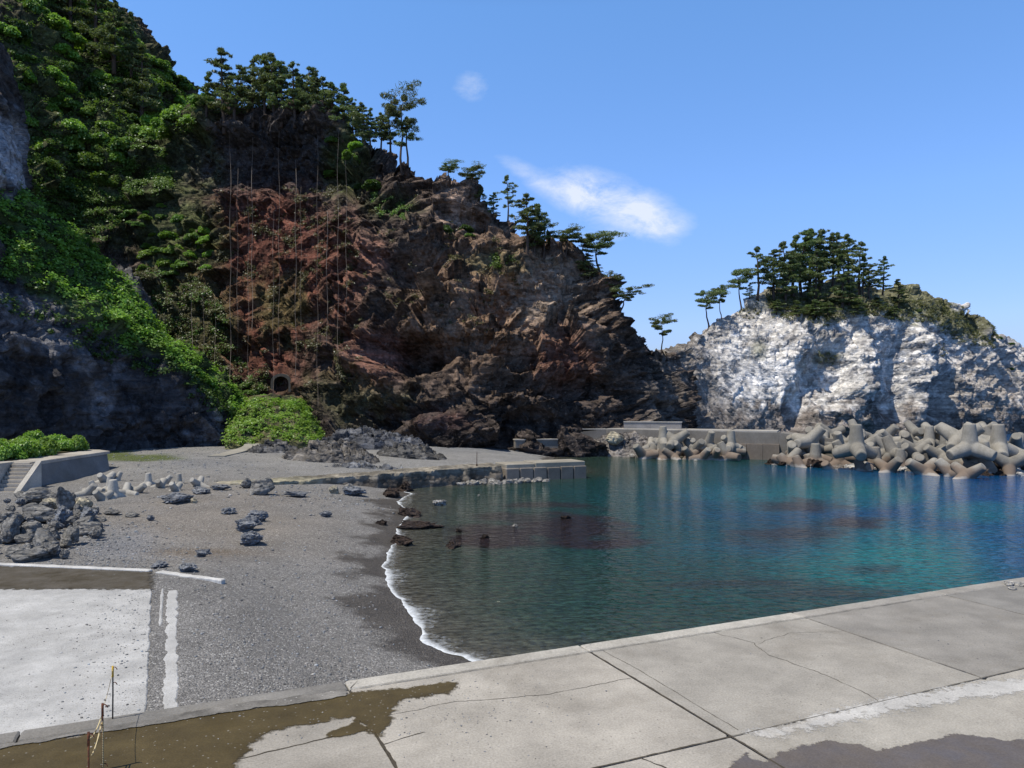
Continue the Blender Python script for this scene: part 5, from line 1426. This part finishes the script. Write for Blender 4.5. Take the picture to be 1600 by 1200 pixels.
pine_px(IC, 1386, 397, 462, PR[0], .4, 'separate round pine right of the island grove', None, 10, 1.0)
pine_px(IC, 1406, 430, 480, PR[4], 1.4, 'lower pine at the right edge of the island grove', None, 10, 1.5)
for k, (px, top, base) in enumerate([(1215, 462, 490), (1245, 466, 496), (1275, 464, 500), (1300, 468, 502), (1345, 462, 496), (1375, 458, 490), (1400, 472, 500), (1330, 440, 480)]):
    pine_px(IC, px, top, base, (PR)[k % 6], R6.uniform(0, 6.28), 'low scrubby pine at the front edge of the island grove', 'scrub pines along the front of the island grove', 10, 2.0)

# tall conifers on the left skyline
for k, (px, top, base, w_, lab) in enumerate([(178, -60, 70, 1.1, 'tall dark conifer rising out of the frame at the top left'), (222, 15, 92, 1.15, 'dark layered conifer on the skyline right of the tall one'), (205, 20, 85, .9, 'narrow conifer between the tall one and the layered one'), (150, -50, 60, 1.2, 'dark conifer left of the tall one on the skyline'), (110, -60, 60, 1.2, 'dark conifer farther left among bright trees at the top')]):
    q = P(px, base, 128 + k); z = surf_top(MC, q[0], q[1], 1.2)
    zb = min(q[2], z - .3) if z else q[2]; h = min(13.0, P(px, top, q[1])[2] - zb)
    tree(FIR[0], (q[0], q[1], min(q[2], z - .3) if z else q[2]), (h / 10 * w_, h / 10 * w_, h / 10), k * 1.3, lab, None, 'conifer_tree')

# leafy trees and bushes on the upper left hill (each a thing)
def bush_var(mat, seed, n=5600, leaf=.098):
    me = bush_mesh('bush', seed, n, leaf); me.materials.append(mat); return me
BRI = [bush_var(LEAF_BR, 3100 + k) for k in range(2)]; MID = [bush_var(LEAF_MD, 3200 + k) for k in range(3)]; DRK = [bush_var(LEAF_DK, 3300 + k) for k in range(2)]
def vis_pts(C, poly, n, seed, minup=-9):
    m = in_poly(C['px'], C['py'], poly) & (C['p'][:, 1] > 20) & (C['n'][:, 1] < .5)
    k = np.where(m)[0]; r_ = np.random.RandomState(seed)
    return C['p'][r_.choice(k, n)], C['n'][r_.choice(k, n)] if False else None
def pick(C, poly, n, seed, mind=0.0, weight=None):
    m = in_poly(C['px'], C['py'], poly) & (C['p'][:, 1] > 20)
    if weight is not None: m &= np.random.RandomState(seed + 9).uniform(size=len(m)) < weight
    k = np.where(m)[0]; r_ = np.random.RandomState(seed)
    if len(k) == 0: return k
    k = r_.permutation(k)
    if mind <= 0: return k[:n]
    out = []; pts = np.zeros((0, 3))
    for j in k[:6000]:
        q = C['p'][j]
        if len(pts) == 0 or ((pts - q) ** 2).sum(1).min() > mind ** 2:
            out.append(j); pts = np.vstack([pts, q])
            if len(out) >= n: break
    return np.array(out, int)
hill = [(-60, -60), (60, -60), (150, -5), (225, 80), (285, 140), (322, 185), (300, 205), (235, 215), (205, 265), (150, 300), (95, 320), (40, 210), (-60, 0)]
for j, k in enumerate(pick(MC, hill, 150, 5, 2.2)):
    q = MC['p'][k]; s = R6.uniform(1.7, 3.3); bright = R6.random()
    me = R6.choice(BRI) if bright > .52 else (R6.choice(MID) if bright > .14 else R6.choice(DRK))
    o = link('leafy_tree', me); o.location = (q[0], q[1], q[2] - s * .35); o.scale = (s, s, s * R6.uniform(.9, 1.25)); o.rotation_euler = (R6.uniform(-.2, .2), R6.uniform(-.2, .2), R6.uniform(0, 6.28))
    tag(o, 'bushy broadleaf tree in the thicket covering the upper left hill', 'tree', 'broadleaf trees covering the upper left hill')
for j, (px, py) in enumerate([(60, -30), (110, -20), (140, 10), (165, 30), (190, 50), (205, 75), (230, 92), (250, 100), (262, 112), (278, 130), (290, 140), (300, 155), (312, 165), (322, 178), (240, 120), (262, 140), (275, 160), (215, 100), (185, 80)]):
    q = at_px(MC, px, py); s = R6.uniform(1.8, 2.8); o = link('leafy_tree', R6.choice(BRI + MID)); o.location = (q[0], q[1] + .5, q[2] - s * .3); o.scale = (s, s, s * R6.uniform(.9, 1.2)); o.rotation_euler = (0, 0, R6.uniform(0, 6.28))
    tag(o, 'broadleaf tree on the skyline of the upper left hill', 'tree', 'broadleaf trees along the left skyline')
def bushes(C, poly, n, seed, r0, r1, mind, meshes, label, cat, group, name='leafy_bush', lift=.3, squash=(.7, 1.0)):
    for k in pick(C, poly, n, seed, mind):
        q = C['p'][k]; s = R6.uniform(r0, r1); o = link(name, R6.choice(meshes))
        o.location = (q[0], q[1], q[2] - s * lift); o.scale = (s, s, s * R6.uniform(*squash)); o.rotation_euler = (R6.uniform(-.3, .3), R6.uniform(-.3, .3), R6.uniform(0, 6.28))
        tag(o, label, cat, group)
bushes(MC, [(195, 325), (250, 320), (310, 345), (345, 385), (330, 425), (270, 430), (225, 425), (200, 380)], 30, 7, .9, 1.9, 1.7, BRI + MID, 'leafy bush on the ledge halfway up left of the red slope', 'bush', 'bushes on the ledge left of the red slope')
bushes(MC, [(505, 195), (590, 232), (590, 300), (560, 315), (515, 290), (508, 240)], 26, 8, .9, 1.7, 1.6, MID + DRK + BRI[:1], 'leafy bush in the gully below the pine row', 'bush', 'bushes in the gully below the pines')
bushes(GC, [(368, 628), (400, 612), (450, 616), (492, 650), (488, 672), (440, 690), (380, 690), (368, 660)], 60, 9, .5, 1.35, .9, BRI + BRI + MID, 'bright green bush of the mound below the tunnel mouth', 'bush', 'bright bushes of the mound below the tunnel', squash=(.6, .85))
bushes(MC, [(690, 335), (735, 355), (755, 375), (720, 372), (695, 360)], 6, 10, .8, 1.3, 1.5, DRK + MID, 'dark green bush under the pale knob of the ridge', 'bush', 'bushes under the pale knob')
bushes(MC, [(270, 545), (330, 590), (370, 600), (410, 600), (400, 615), (345, 625), (290, 580)], 18, 12, .7, 1.4, 1.5, BRI + MID, 'green bush on the slope above the bright mound', 'bush', 'bushes on the slope above the bright mound')
bushes(IC, [(1430, 468), (1470, 466), (1480, 490), (1450, 500), (1425, 490)], 8, 13, .9, 1.6, 1.6, DRK, 'dark green bush right of the island grove', 'bush', 'dark bushes on the right of the island')
bushes(IC, [(1565, 510), (1590, 525), (1585, 540), (1562, 530)], 2, 14, .9, 1.3, 1.6, DRK, 'dark bush on the far right slope of the island', 'bush', 'bushes at the right end of the island')
bushes(IC, [(1565, 575), (1600, 575), (1600, 590), (1570, 590)], 2, 15, .9, 1.3, 1.6, DRK, 'dark bush low on the right slope of the island', 'bush', 'bushes low on the right of the island')
bushes(IC, [(1178, 532), (1195, 532), (1196, 560), (1180, 560)], 3, 16, .6, .9, .8, MID, 'small bush clinging to the white rock face', 'bush', 'bushes clinging to the white rock face')
# big-leaved plants in the bed on the sea wall terrace
for k in range(26):
    f_ = k / 25; row = k % 3
    X = -29.9 - row * 1.7 - f_ * 1.2 + R6.uniform(-.4, .4); Y = 43.6 + f_ * 9.2 + R6.uniform(-.4, .4) + row * .6
    s = R6.uniform(.85, 1.1)
    o = link('broadleaf_plant', R6.choice(BRI)); o.location = (X, Y, 2.6); o.scale = (s, s, s * R6.uniform(1.15, 1.55)); o.rotation_euler = (0, 0, R6.uniform(0, 6.28))
    tag(o, 'bright big leaved plant in the bed on the sea wall terrace', 'plant', 'plants in the bed on the sea wall')

# ground cover: leaf clumps hugging the rock where it is green (uncountable)
def cover(name, C, k, mat, per, rad, leaf, seed, lift=.2, up=.7):
    r_ = np.random.RandomState(seed); n = len(k)
    d = r_.normal(size=(n, per, 3)); d /= np.linalg.norm(d, axis=2)[..., None]; d *= r_.uniform(.2, 1, (n, per, 1))
    nn = C['n'][k]
    per = int(per * 1.9); leaf = leaf * .68
    d = r_.normal(size=(n, per, 3)); d /= np.linalg.norm(d, axis=2)[..., None]; d *= r_.uniform(.2, 1, (n, per, 1))
    c = C['p'][k][:, None] + nn[:, None] * lift + d * rad * np.array([1, 1, .7]) * r_.uniform(.6, 1.4, (n, 1, 1))
    V, Fq = leaf_quads(c.reshape(-1, 3), np.repeat(nn, per, 0) + d.reshape(-1, 3) * .6, leaf, seed + 1, up)
    me = mesh_np(name, V, Fq); return tag(link(name, me, mat), kind='stuff')
A_ = [(-80, 230), (0, 268), (60, 300), (120, 350), (180, 420), (230, 470), (275, 525), (330, 575), (374, 622), (368, 650), (335, 608), (268, 562), (205, 548), (135, 512), (80, 450), (0, 430), (-80, 400)]
k = pick(LC, A_, 3400, 21)
cover('creeper_leaves', LC, k[:2200], LEAF_BR, 16, .75, .30, 31); cover('creeper_leaves', LC, k[2200:], LEAF_MD, 16, .75, .30, 32)
band = [(-80, 420), (0, 425), (80, 445), (130, 505), (200, 545), (268, 560), (335, 610), (365, 650), (330, 640), (250, 590), (180, 570), (100, 535), (0, 480), (-80, 460)]
cover('creeper_leaves', LC, pick(LC, band, 420, 22), LEAF_DK, 14, .6, .28, 33)
mid_px = np.clip(.30 + fbm(MC['p'] / 4.0, 4, 301) * 1.6, 0, 1)
E_ = [(215, 420), (300, 430), (345, 470), (370, 560), (420, 590), (420, 615), (350, 600), (290, 560), (240, 500), (200, 450)]
cover('slope_grass', MC, pick(MC, E_, 1700, 23, weight=np.clip(mid_px * 2, 0, 1)), LEAF_OL, 12, .55, .24, 34)
cover('slope_grass', MC, pick(MC, E_, 500, 24, weight=mid_px), LEAF_MD, 12, .6, .26, 35)
hl2 = [(60, 200), (205, 225), (260, 235), (270, 300), (200, 330), (150, 390), (60, 340), (0, 260)]
cover('hill_undergrowth', MC, pick(MC, hl2, 1300, 25, weight=mid_px), LEAF_MD, 14, .7, .28, 36)
cover('hill_undergrowth', MC, pick(MC, hill, 2200, 26), LEAF_MD, 14, .9, .32, 37)
red = [(300, 300), (560, 290), (580, 420), (560, 640), (480, 650), (420, 600), (330, 520), (300, 430)]
patchy = sstep(.08, .30, fbm(MC['p'] / 3.2, 4, 302))
cover('slope_grass', MC, pick(MC, red, 900, 27, weight=patchy), LEAF_OL, 10, .5, .22, 38)
rock_r = [(560, 290), (650, 290), (720, 330), (800, 390), (830, 440), (760, 520), (620, 500), (560, 640), (500, 640), (560, 400)]
cover('slope_grass', MC, pick(MC, rock_r, 520, 28, weight=patchy * np.clip(MC['n'][:, 2] * 2, 0, 1)), LEAF_OL, 10, .5, .22, 39)
cover('slope_grass', MC, pick(MC, [(575, 300), (640, 315), (640, 345), (590, 335)], 160, 29), LEAF_MD, 10, .5, .22, 40)
cover('slope_grass', MC, pick(MC, [(740, 395), (800, 400), (800, 420), (745, 418)], 110, 30, weight=patchy), LEAF_MD, 10, .5, .22, 41)
gI = [(1195, 462), (1290, 470), (1400, 470), (1470, 470), (1520, 485), (1556, 515), (1562, 545), (1500, 538), (1450, 505), (1400, 500), (1345, 492), (1290, 505), (1205, 492)]
cover('island_grass', IC, pick(IC, gI, 2600, 51), LEAF_GI, 9, .5, .26, 61)
cover('island_grass', IC, pick(IC, [(1195, 465), (1420, 470), (1410, 500), (1345, 492), (1290, 510), (1205, 496)], 900, 52), LEAF_OL, 9, .6, .28, 62)
cover('island_grass', IC, pick(IC, [(1275, 548), (1310, 552), (1316, 572), (1280, 572)], 60, 53), LEAF_GI, 9, .45, .24, 63)
cover('island_grass', IC, pick(IC, [(1430, 520), (1475, 535), (1480, 565), (1440, 545)], 90, 54, weight=np.full(len(IC['p']), .5)), LEAF_GI, 9, .4, .24, 64)
cover('island_grass', IC, pick(IC, [(1150, 470), (1190, 470), (1185, 500), (1150, 495)], 90, 55), LEAF_GI, 9, .4, .24, 65)

cover('mound_leaves', GC, pick(GC, [(360, 625), (495, 625), (500, 690), (350, 700)], 900, 71), LEAF_BR, 12, .55, .24, 72)
# rockfall net: steel cables hanging down the red slope
net = thing('rockfall_net', 'rockfall net of thin vertical cables hanging over the red slope', 'net')
cab = new_mat('net_cable'); t = NT(cab); t.out(t.bsdf(t.mix(t.noise(.6, 4, t.pos()), (.06, .045, .04), (.30, .26, .23)), .7))
order = np.argsort(MC['px'])
for j, px in enumerate([360, 371, 388, 394, 427, 436, 462, 470, 496, 511, 528, 541] + [300, 318, 336]):
    y0, y1 = ((205, 250, 290, 215, 330)[j % 5], (640, 560, 600, 520)[j % 4]) if px > 350 else (460, 600)
    pts = []
    m = np.abs(MC['px'] - px) < 6
    for y in np.arange(y0, y1, 10):
        mm = m & (np.abs(MC['py'] - y) < 8)
        if mm.any(): pts.append(P(px + math.sin(y * .05 + j), y, MC['p'][mm, 1].min() - .18))
    if len(pts) < 4: continue
    pts = np.array(pts)
    yy = pts[:, 1].copy()
    for _ in range(12): yy[1:-1] = np.minimum(yy[1:-1], (yy[:-2] + yy[2:]) / 2 + .05)
    pts = np.array([P(*(to_px(a)), b) for a, b in zip(pts, yy)])
    mb = MB(); mb.tube(pts, .016 if j % 3 else .026, 5); link('cable', mb.mesh('cable'), cab, net)
# ------------------------------------------------------------------ stakes and rope on the near quay
rust = new_mat('rust_paint'); t = NT(rust); t.out(t.bsdf(t.mix(t.rng(t.noise(30, 4, t.obj()), .4, .6), (.16, .055, .025), (.07, .03, .02)), .85))
blk = new_mat('dark_steel'); t = NT(blk); t.out(t.bsdf((.03, .03, .032), .6))
yel = new_mat('yellow_band'); t = NT(yel); t.out(t.bsdf(t.mix(t.noise(40, 3, t.obj()), (.62, .42, .05), (.5, .30, .04)), .7))
rop = new_mat('rope'); t = NT(rop)
rw_ = t.new('ShaderNodeTexWave', wave_type='BANDS', bands_direction='Z'); rw_.inputs['Scale'].default_value = 14; t.put(rw_.inputs['Vector'], t.obj())
t.out(t.bsdf(t.mix(t.rng(rw_.outputs[1], .35, .6), (.12, .09, .05), (.55, .45, .25)), .9))
def stake(px, py, h, mats, label, knobs):
    q = G(px, py, QZ); o = thing('stake', label, 'stake', (q[0], q[1], QZ + .012))
    mb = MB(); mb.tube([(0, 0, -.05), (.004, 0, h * .5), (0, .003, h)], .011, 8); link('rod', mb.mesh('rod', True), mats[0], o)
    mb = MB(); mb.tube([(0, .003, h - .16), (0, .003, h + .005)], .0155, 8); link('band', mb.mesh('band', True), mats[1], o)
    for z, sgn in knobs:
        mb = MB(); a = np.linspace(-.6, 4.2, 9); mb.tube([(.012 + .028 * (1 - math.cos(x * .75)) , .0, z + .022 * math.sin(x)) for x in a], .006, 6); link('hook', mb.mesh('hook', True), rust, o)
    return o, q
s1, q1 = stake(176, 1125, .80, (blk, yel), 'thin black stake with a yellow top at the quay edge', [(.77, 1), (.54, 1)])
s2, q2 = stake(160, 1204, .86, (rust, rust), 'rusty stake with rope tied to it in the near left corner', [(.83, 1), (.06, 1)])
def rope(a, b, sag, r, n=14):
    tt = np.linspace(0, 1, n); p = a[None] * (1 - tt[:, None]) + b[None] * tt[:, None]; p[:, 2] -= sag * 4 * tt * (1 - tt); return p
q1 = np.array([q1[0], q1[1], QZ]); q2 = np.array([q2[0], q2[1], QZ])
mb = MB(); p = rope(q1 + [0, 0, .76], q2 + [0, 0, .81], .06, .004); mb.tube(p, .004, 5)
tag(link('line', mb.mesh('line', True), rop), 'thin line strung between the black and the rusty stake', 'line')
q3 = np.array(G(138, 1262, QZ)); q3[2] = QZ
mb = MB(); mb.tube(rope(q2 + [-.012, 0, .70], q3 + [0, 0, .80], .05, .009), .010, 6)
mb.tube(rope(q2 + [-.012, 0, .62], q3 + [.04, 0, .62], .05, .009), .010, 6)
mb.tube(rope(q2 + [.014, -.012, .66], q2 + [.015, -.016, .02], 0, .009), .009, 6)
tag(link('rope', mb.mesh('rope', True), rop), 'pale twisted rope running from the rusty stake towards the lower frame edge', 'rope')
s3, _ = stake(138, 1262, .88, (rust, rust), 'rusty stake with only its top in view at the bottom edge', [(.84, 1)])
# pale rubble on the quay corner at the far right
MATR = rock_set('rubble_stone', 2, 1700, MAT_RUB, sub=2, rough=.1)
R7 = random.Random(5)
for k in range(14):
    q = G(R7.uniform(1560, 1640), R7.uniform(911, 921), QZ); s = R7.uniform(.06, .16)
    put('rubble_stone', R7.choice(MATR), (q[0], q[1], QZ + s * .25), (s * 1.6, s, s * .6), (0, 0, R7.uniform(0, 6)), 'pale flat stone in the rubble at the right end of the quay edge', 'stone', 'pale stones at the right end of the quay edge')
# ------------------------------------------------------------------ loose pebbles (uncountable) on beach, slipway and quay
def pebbles(name, pts, size, mat, seed):
    import bmesh
    bm = bmesh.new(); bmesh.ops.create_icosphere(bm, subdivisions=1, radius=1.0)
    d = np.array([v.co[:] for v in bm.verts]); f = np.array([[v.index for v in q.verts] for q in bm.faces]); bm.free()
    r_ = np.random.RandomState(seed); n = len(pts)
    sc = np.asarray(size)[:, None] * np.stack([r_.uniform(.7, 1.3, n), r_.uniform(.6, 1.1, n), r_.uniform(.35, .7, n)], 1)
    a = r_.uniform(0, 6.283, n); ca, sa = np.cos(a), np.sin(a)
    v = d[None] * (1 + r_.uniform(-.16, .16, (n, len(d), 1))) * sc[:, None]
    x = v[..., 0] * ca[:, None] - v[..., 1] * sa[:, None]; y = v[..., 0] * sa[:, None] + v[..., 1] * ca[:, None]
    V = np.stack([x, y, v[..., 2]], -1) + pts[:, None] + np.array([0, 0, 1]) * sc[:, None, 2:] * .35
    Fq = (f[None] + (np.arange(n) * len(d))[:, None, None]).reshape(-1, 3)
    tone = r_.uniform(.11, .29, n) * np.where(r_.uniform(size=n) > .93, 1.6, 1)
    hue = r_.uniform(-.08, .08, n)
    c = np.stack([tone * (1 + hue), tone, tone * (1 - hue)], -1).repeat(len(d), 0)
    return tag(link(name, mesh_np(name, V.reshape(-1, 3), Fq, True, c), mat), kind='stuff')
pm_ = new_mat('pebble'); t = NT(pm_)
kq = t.rng(t.noise(25, 4, t.pos()), .3, .7, .8, 1.2)
t.out(t.bsdf(t.mix(1.0, t.attr(), t.new('ShaderNodeCombineColor', i_0=kq, i_1=kq, i_2=kq).outputs[0], 'MULTIPLY'), .85))
r8 = np.random.RandomState(88)
def beach_pts(n, cx, cy, rx, ry):
    out = []
    px = r8.normal(cx, rx, n); py = r8.normal(cy, ry, n)
    ok = (py > 705) & (py < 1110) & (px > -60) & (px < 690)
    q = np.array([G(x, y, .9) for x, y in zip(px[ok], py[ok])])
    z = ground_z(q[:, 0], q[:, 1]); a, b = QL(q[:, 0], q[:, 1])
    m = (z > .12) & (b > .15) & ~((a < -7.3) & (b < 10.2))
    q[:, 2] = z; return q[m]
bp = np.vstack([beach_pts(1500, 150, 850, 70, 28), beach_pts(1200, 430, 1010, 110, 60), beach_pts(700, 300, 900, 170, 50), beach_pts(900, 250, 730, 120, 12), beach_pts(500, 520, 930, 60, 70), beach_pts(500, 480, 770, 90, 8), beach_pts(400, 560, 1040, 70, 25)])
bs_ = np.clip(r8.lognormal(-3.75, .42, len(bp)), .012, .06) * np.clip(bp[:, 1] / 22, .6, 2.0)
pebbles('beach_pebbles', bp, bs_, pm_, 5)
sa_ = np.concatenate([-8.1 - np.abs(r8.normal(0, .9, 700)), r8.uniform(-16, -8.2, 260)]); sb_ = r8.uniform(.5, 9.4, len(sa_))
spt = np.array([Q(a, b, SZ) for a, b in zip(sa_, sb_)]); pebbles('slipway_grit', spt, np.clip(r8.lognormal(-4.5, .5, len(spt)), .005, .035), pm_, 6)
qa_ = np.concatenate([r8.normal(-3.4, .9, 420), r8.uniform(-9.5, -4, 260), r8.uniform(0, 9, 120)]); qb_ = np.concatenate([r8.normal(-2.0, .8, 420), r8.uniform(-2.2, -.45, 260), r8.uniform(-4.3, -.6, 120)])
mq = (qb_ < -.45) & (qb_ > -6)
qpt = np.array([Q(a, b, QZ) for a, b in zip(qa_[mq], qb_[mq])]); pebbles('quay_grit', qpt, np.clip(r8.lognormal(-4.8, .5, len(qpt)), .004, .022), pm_, 7)
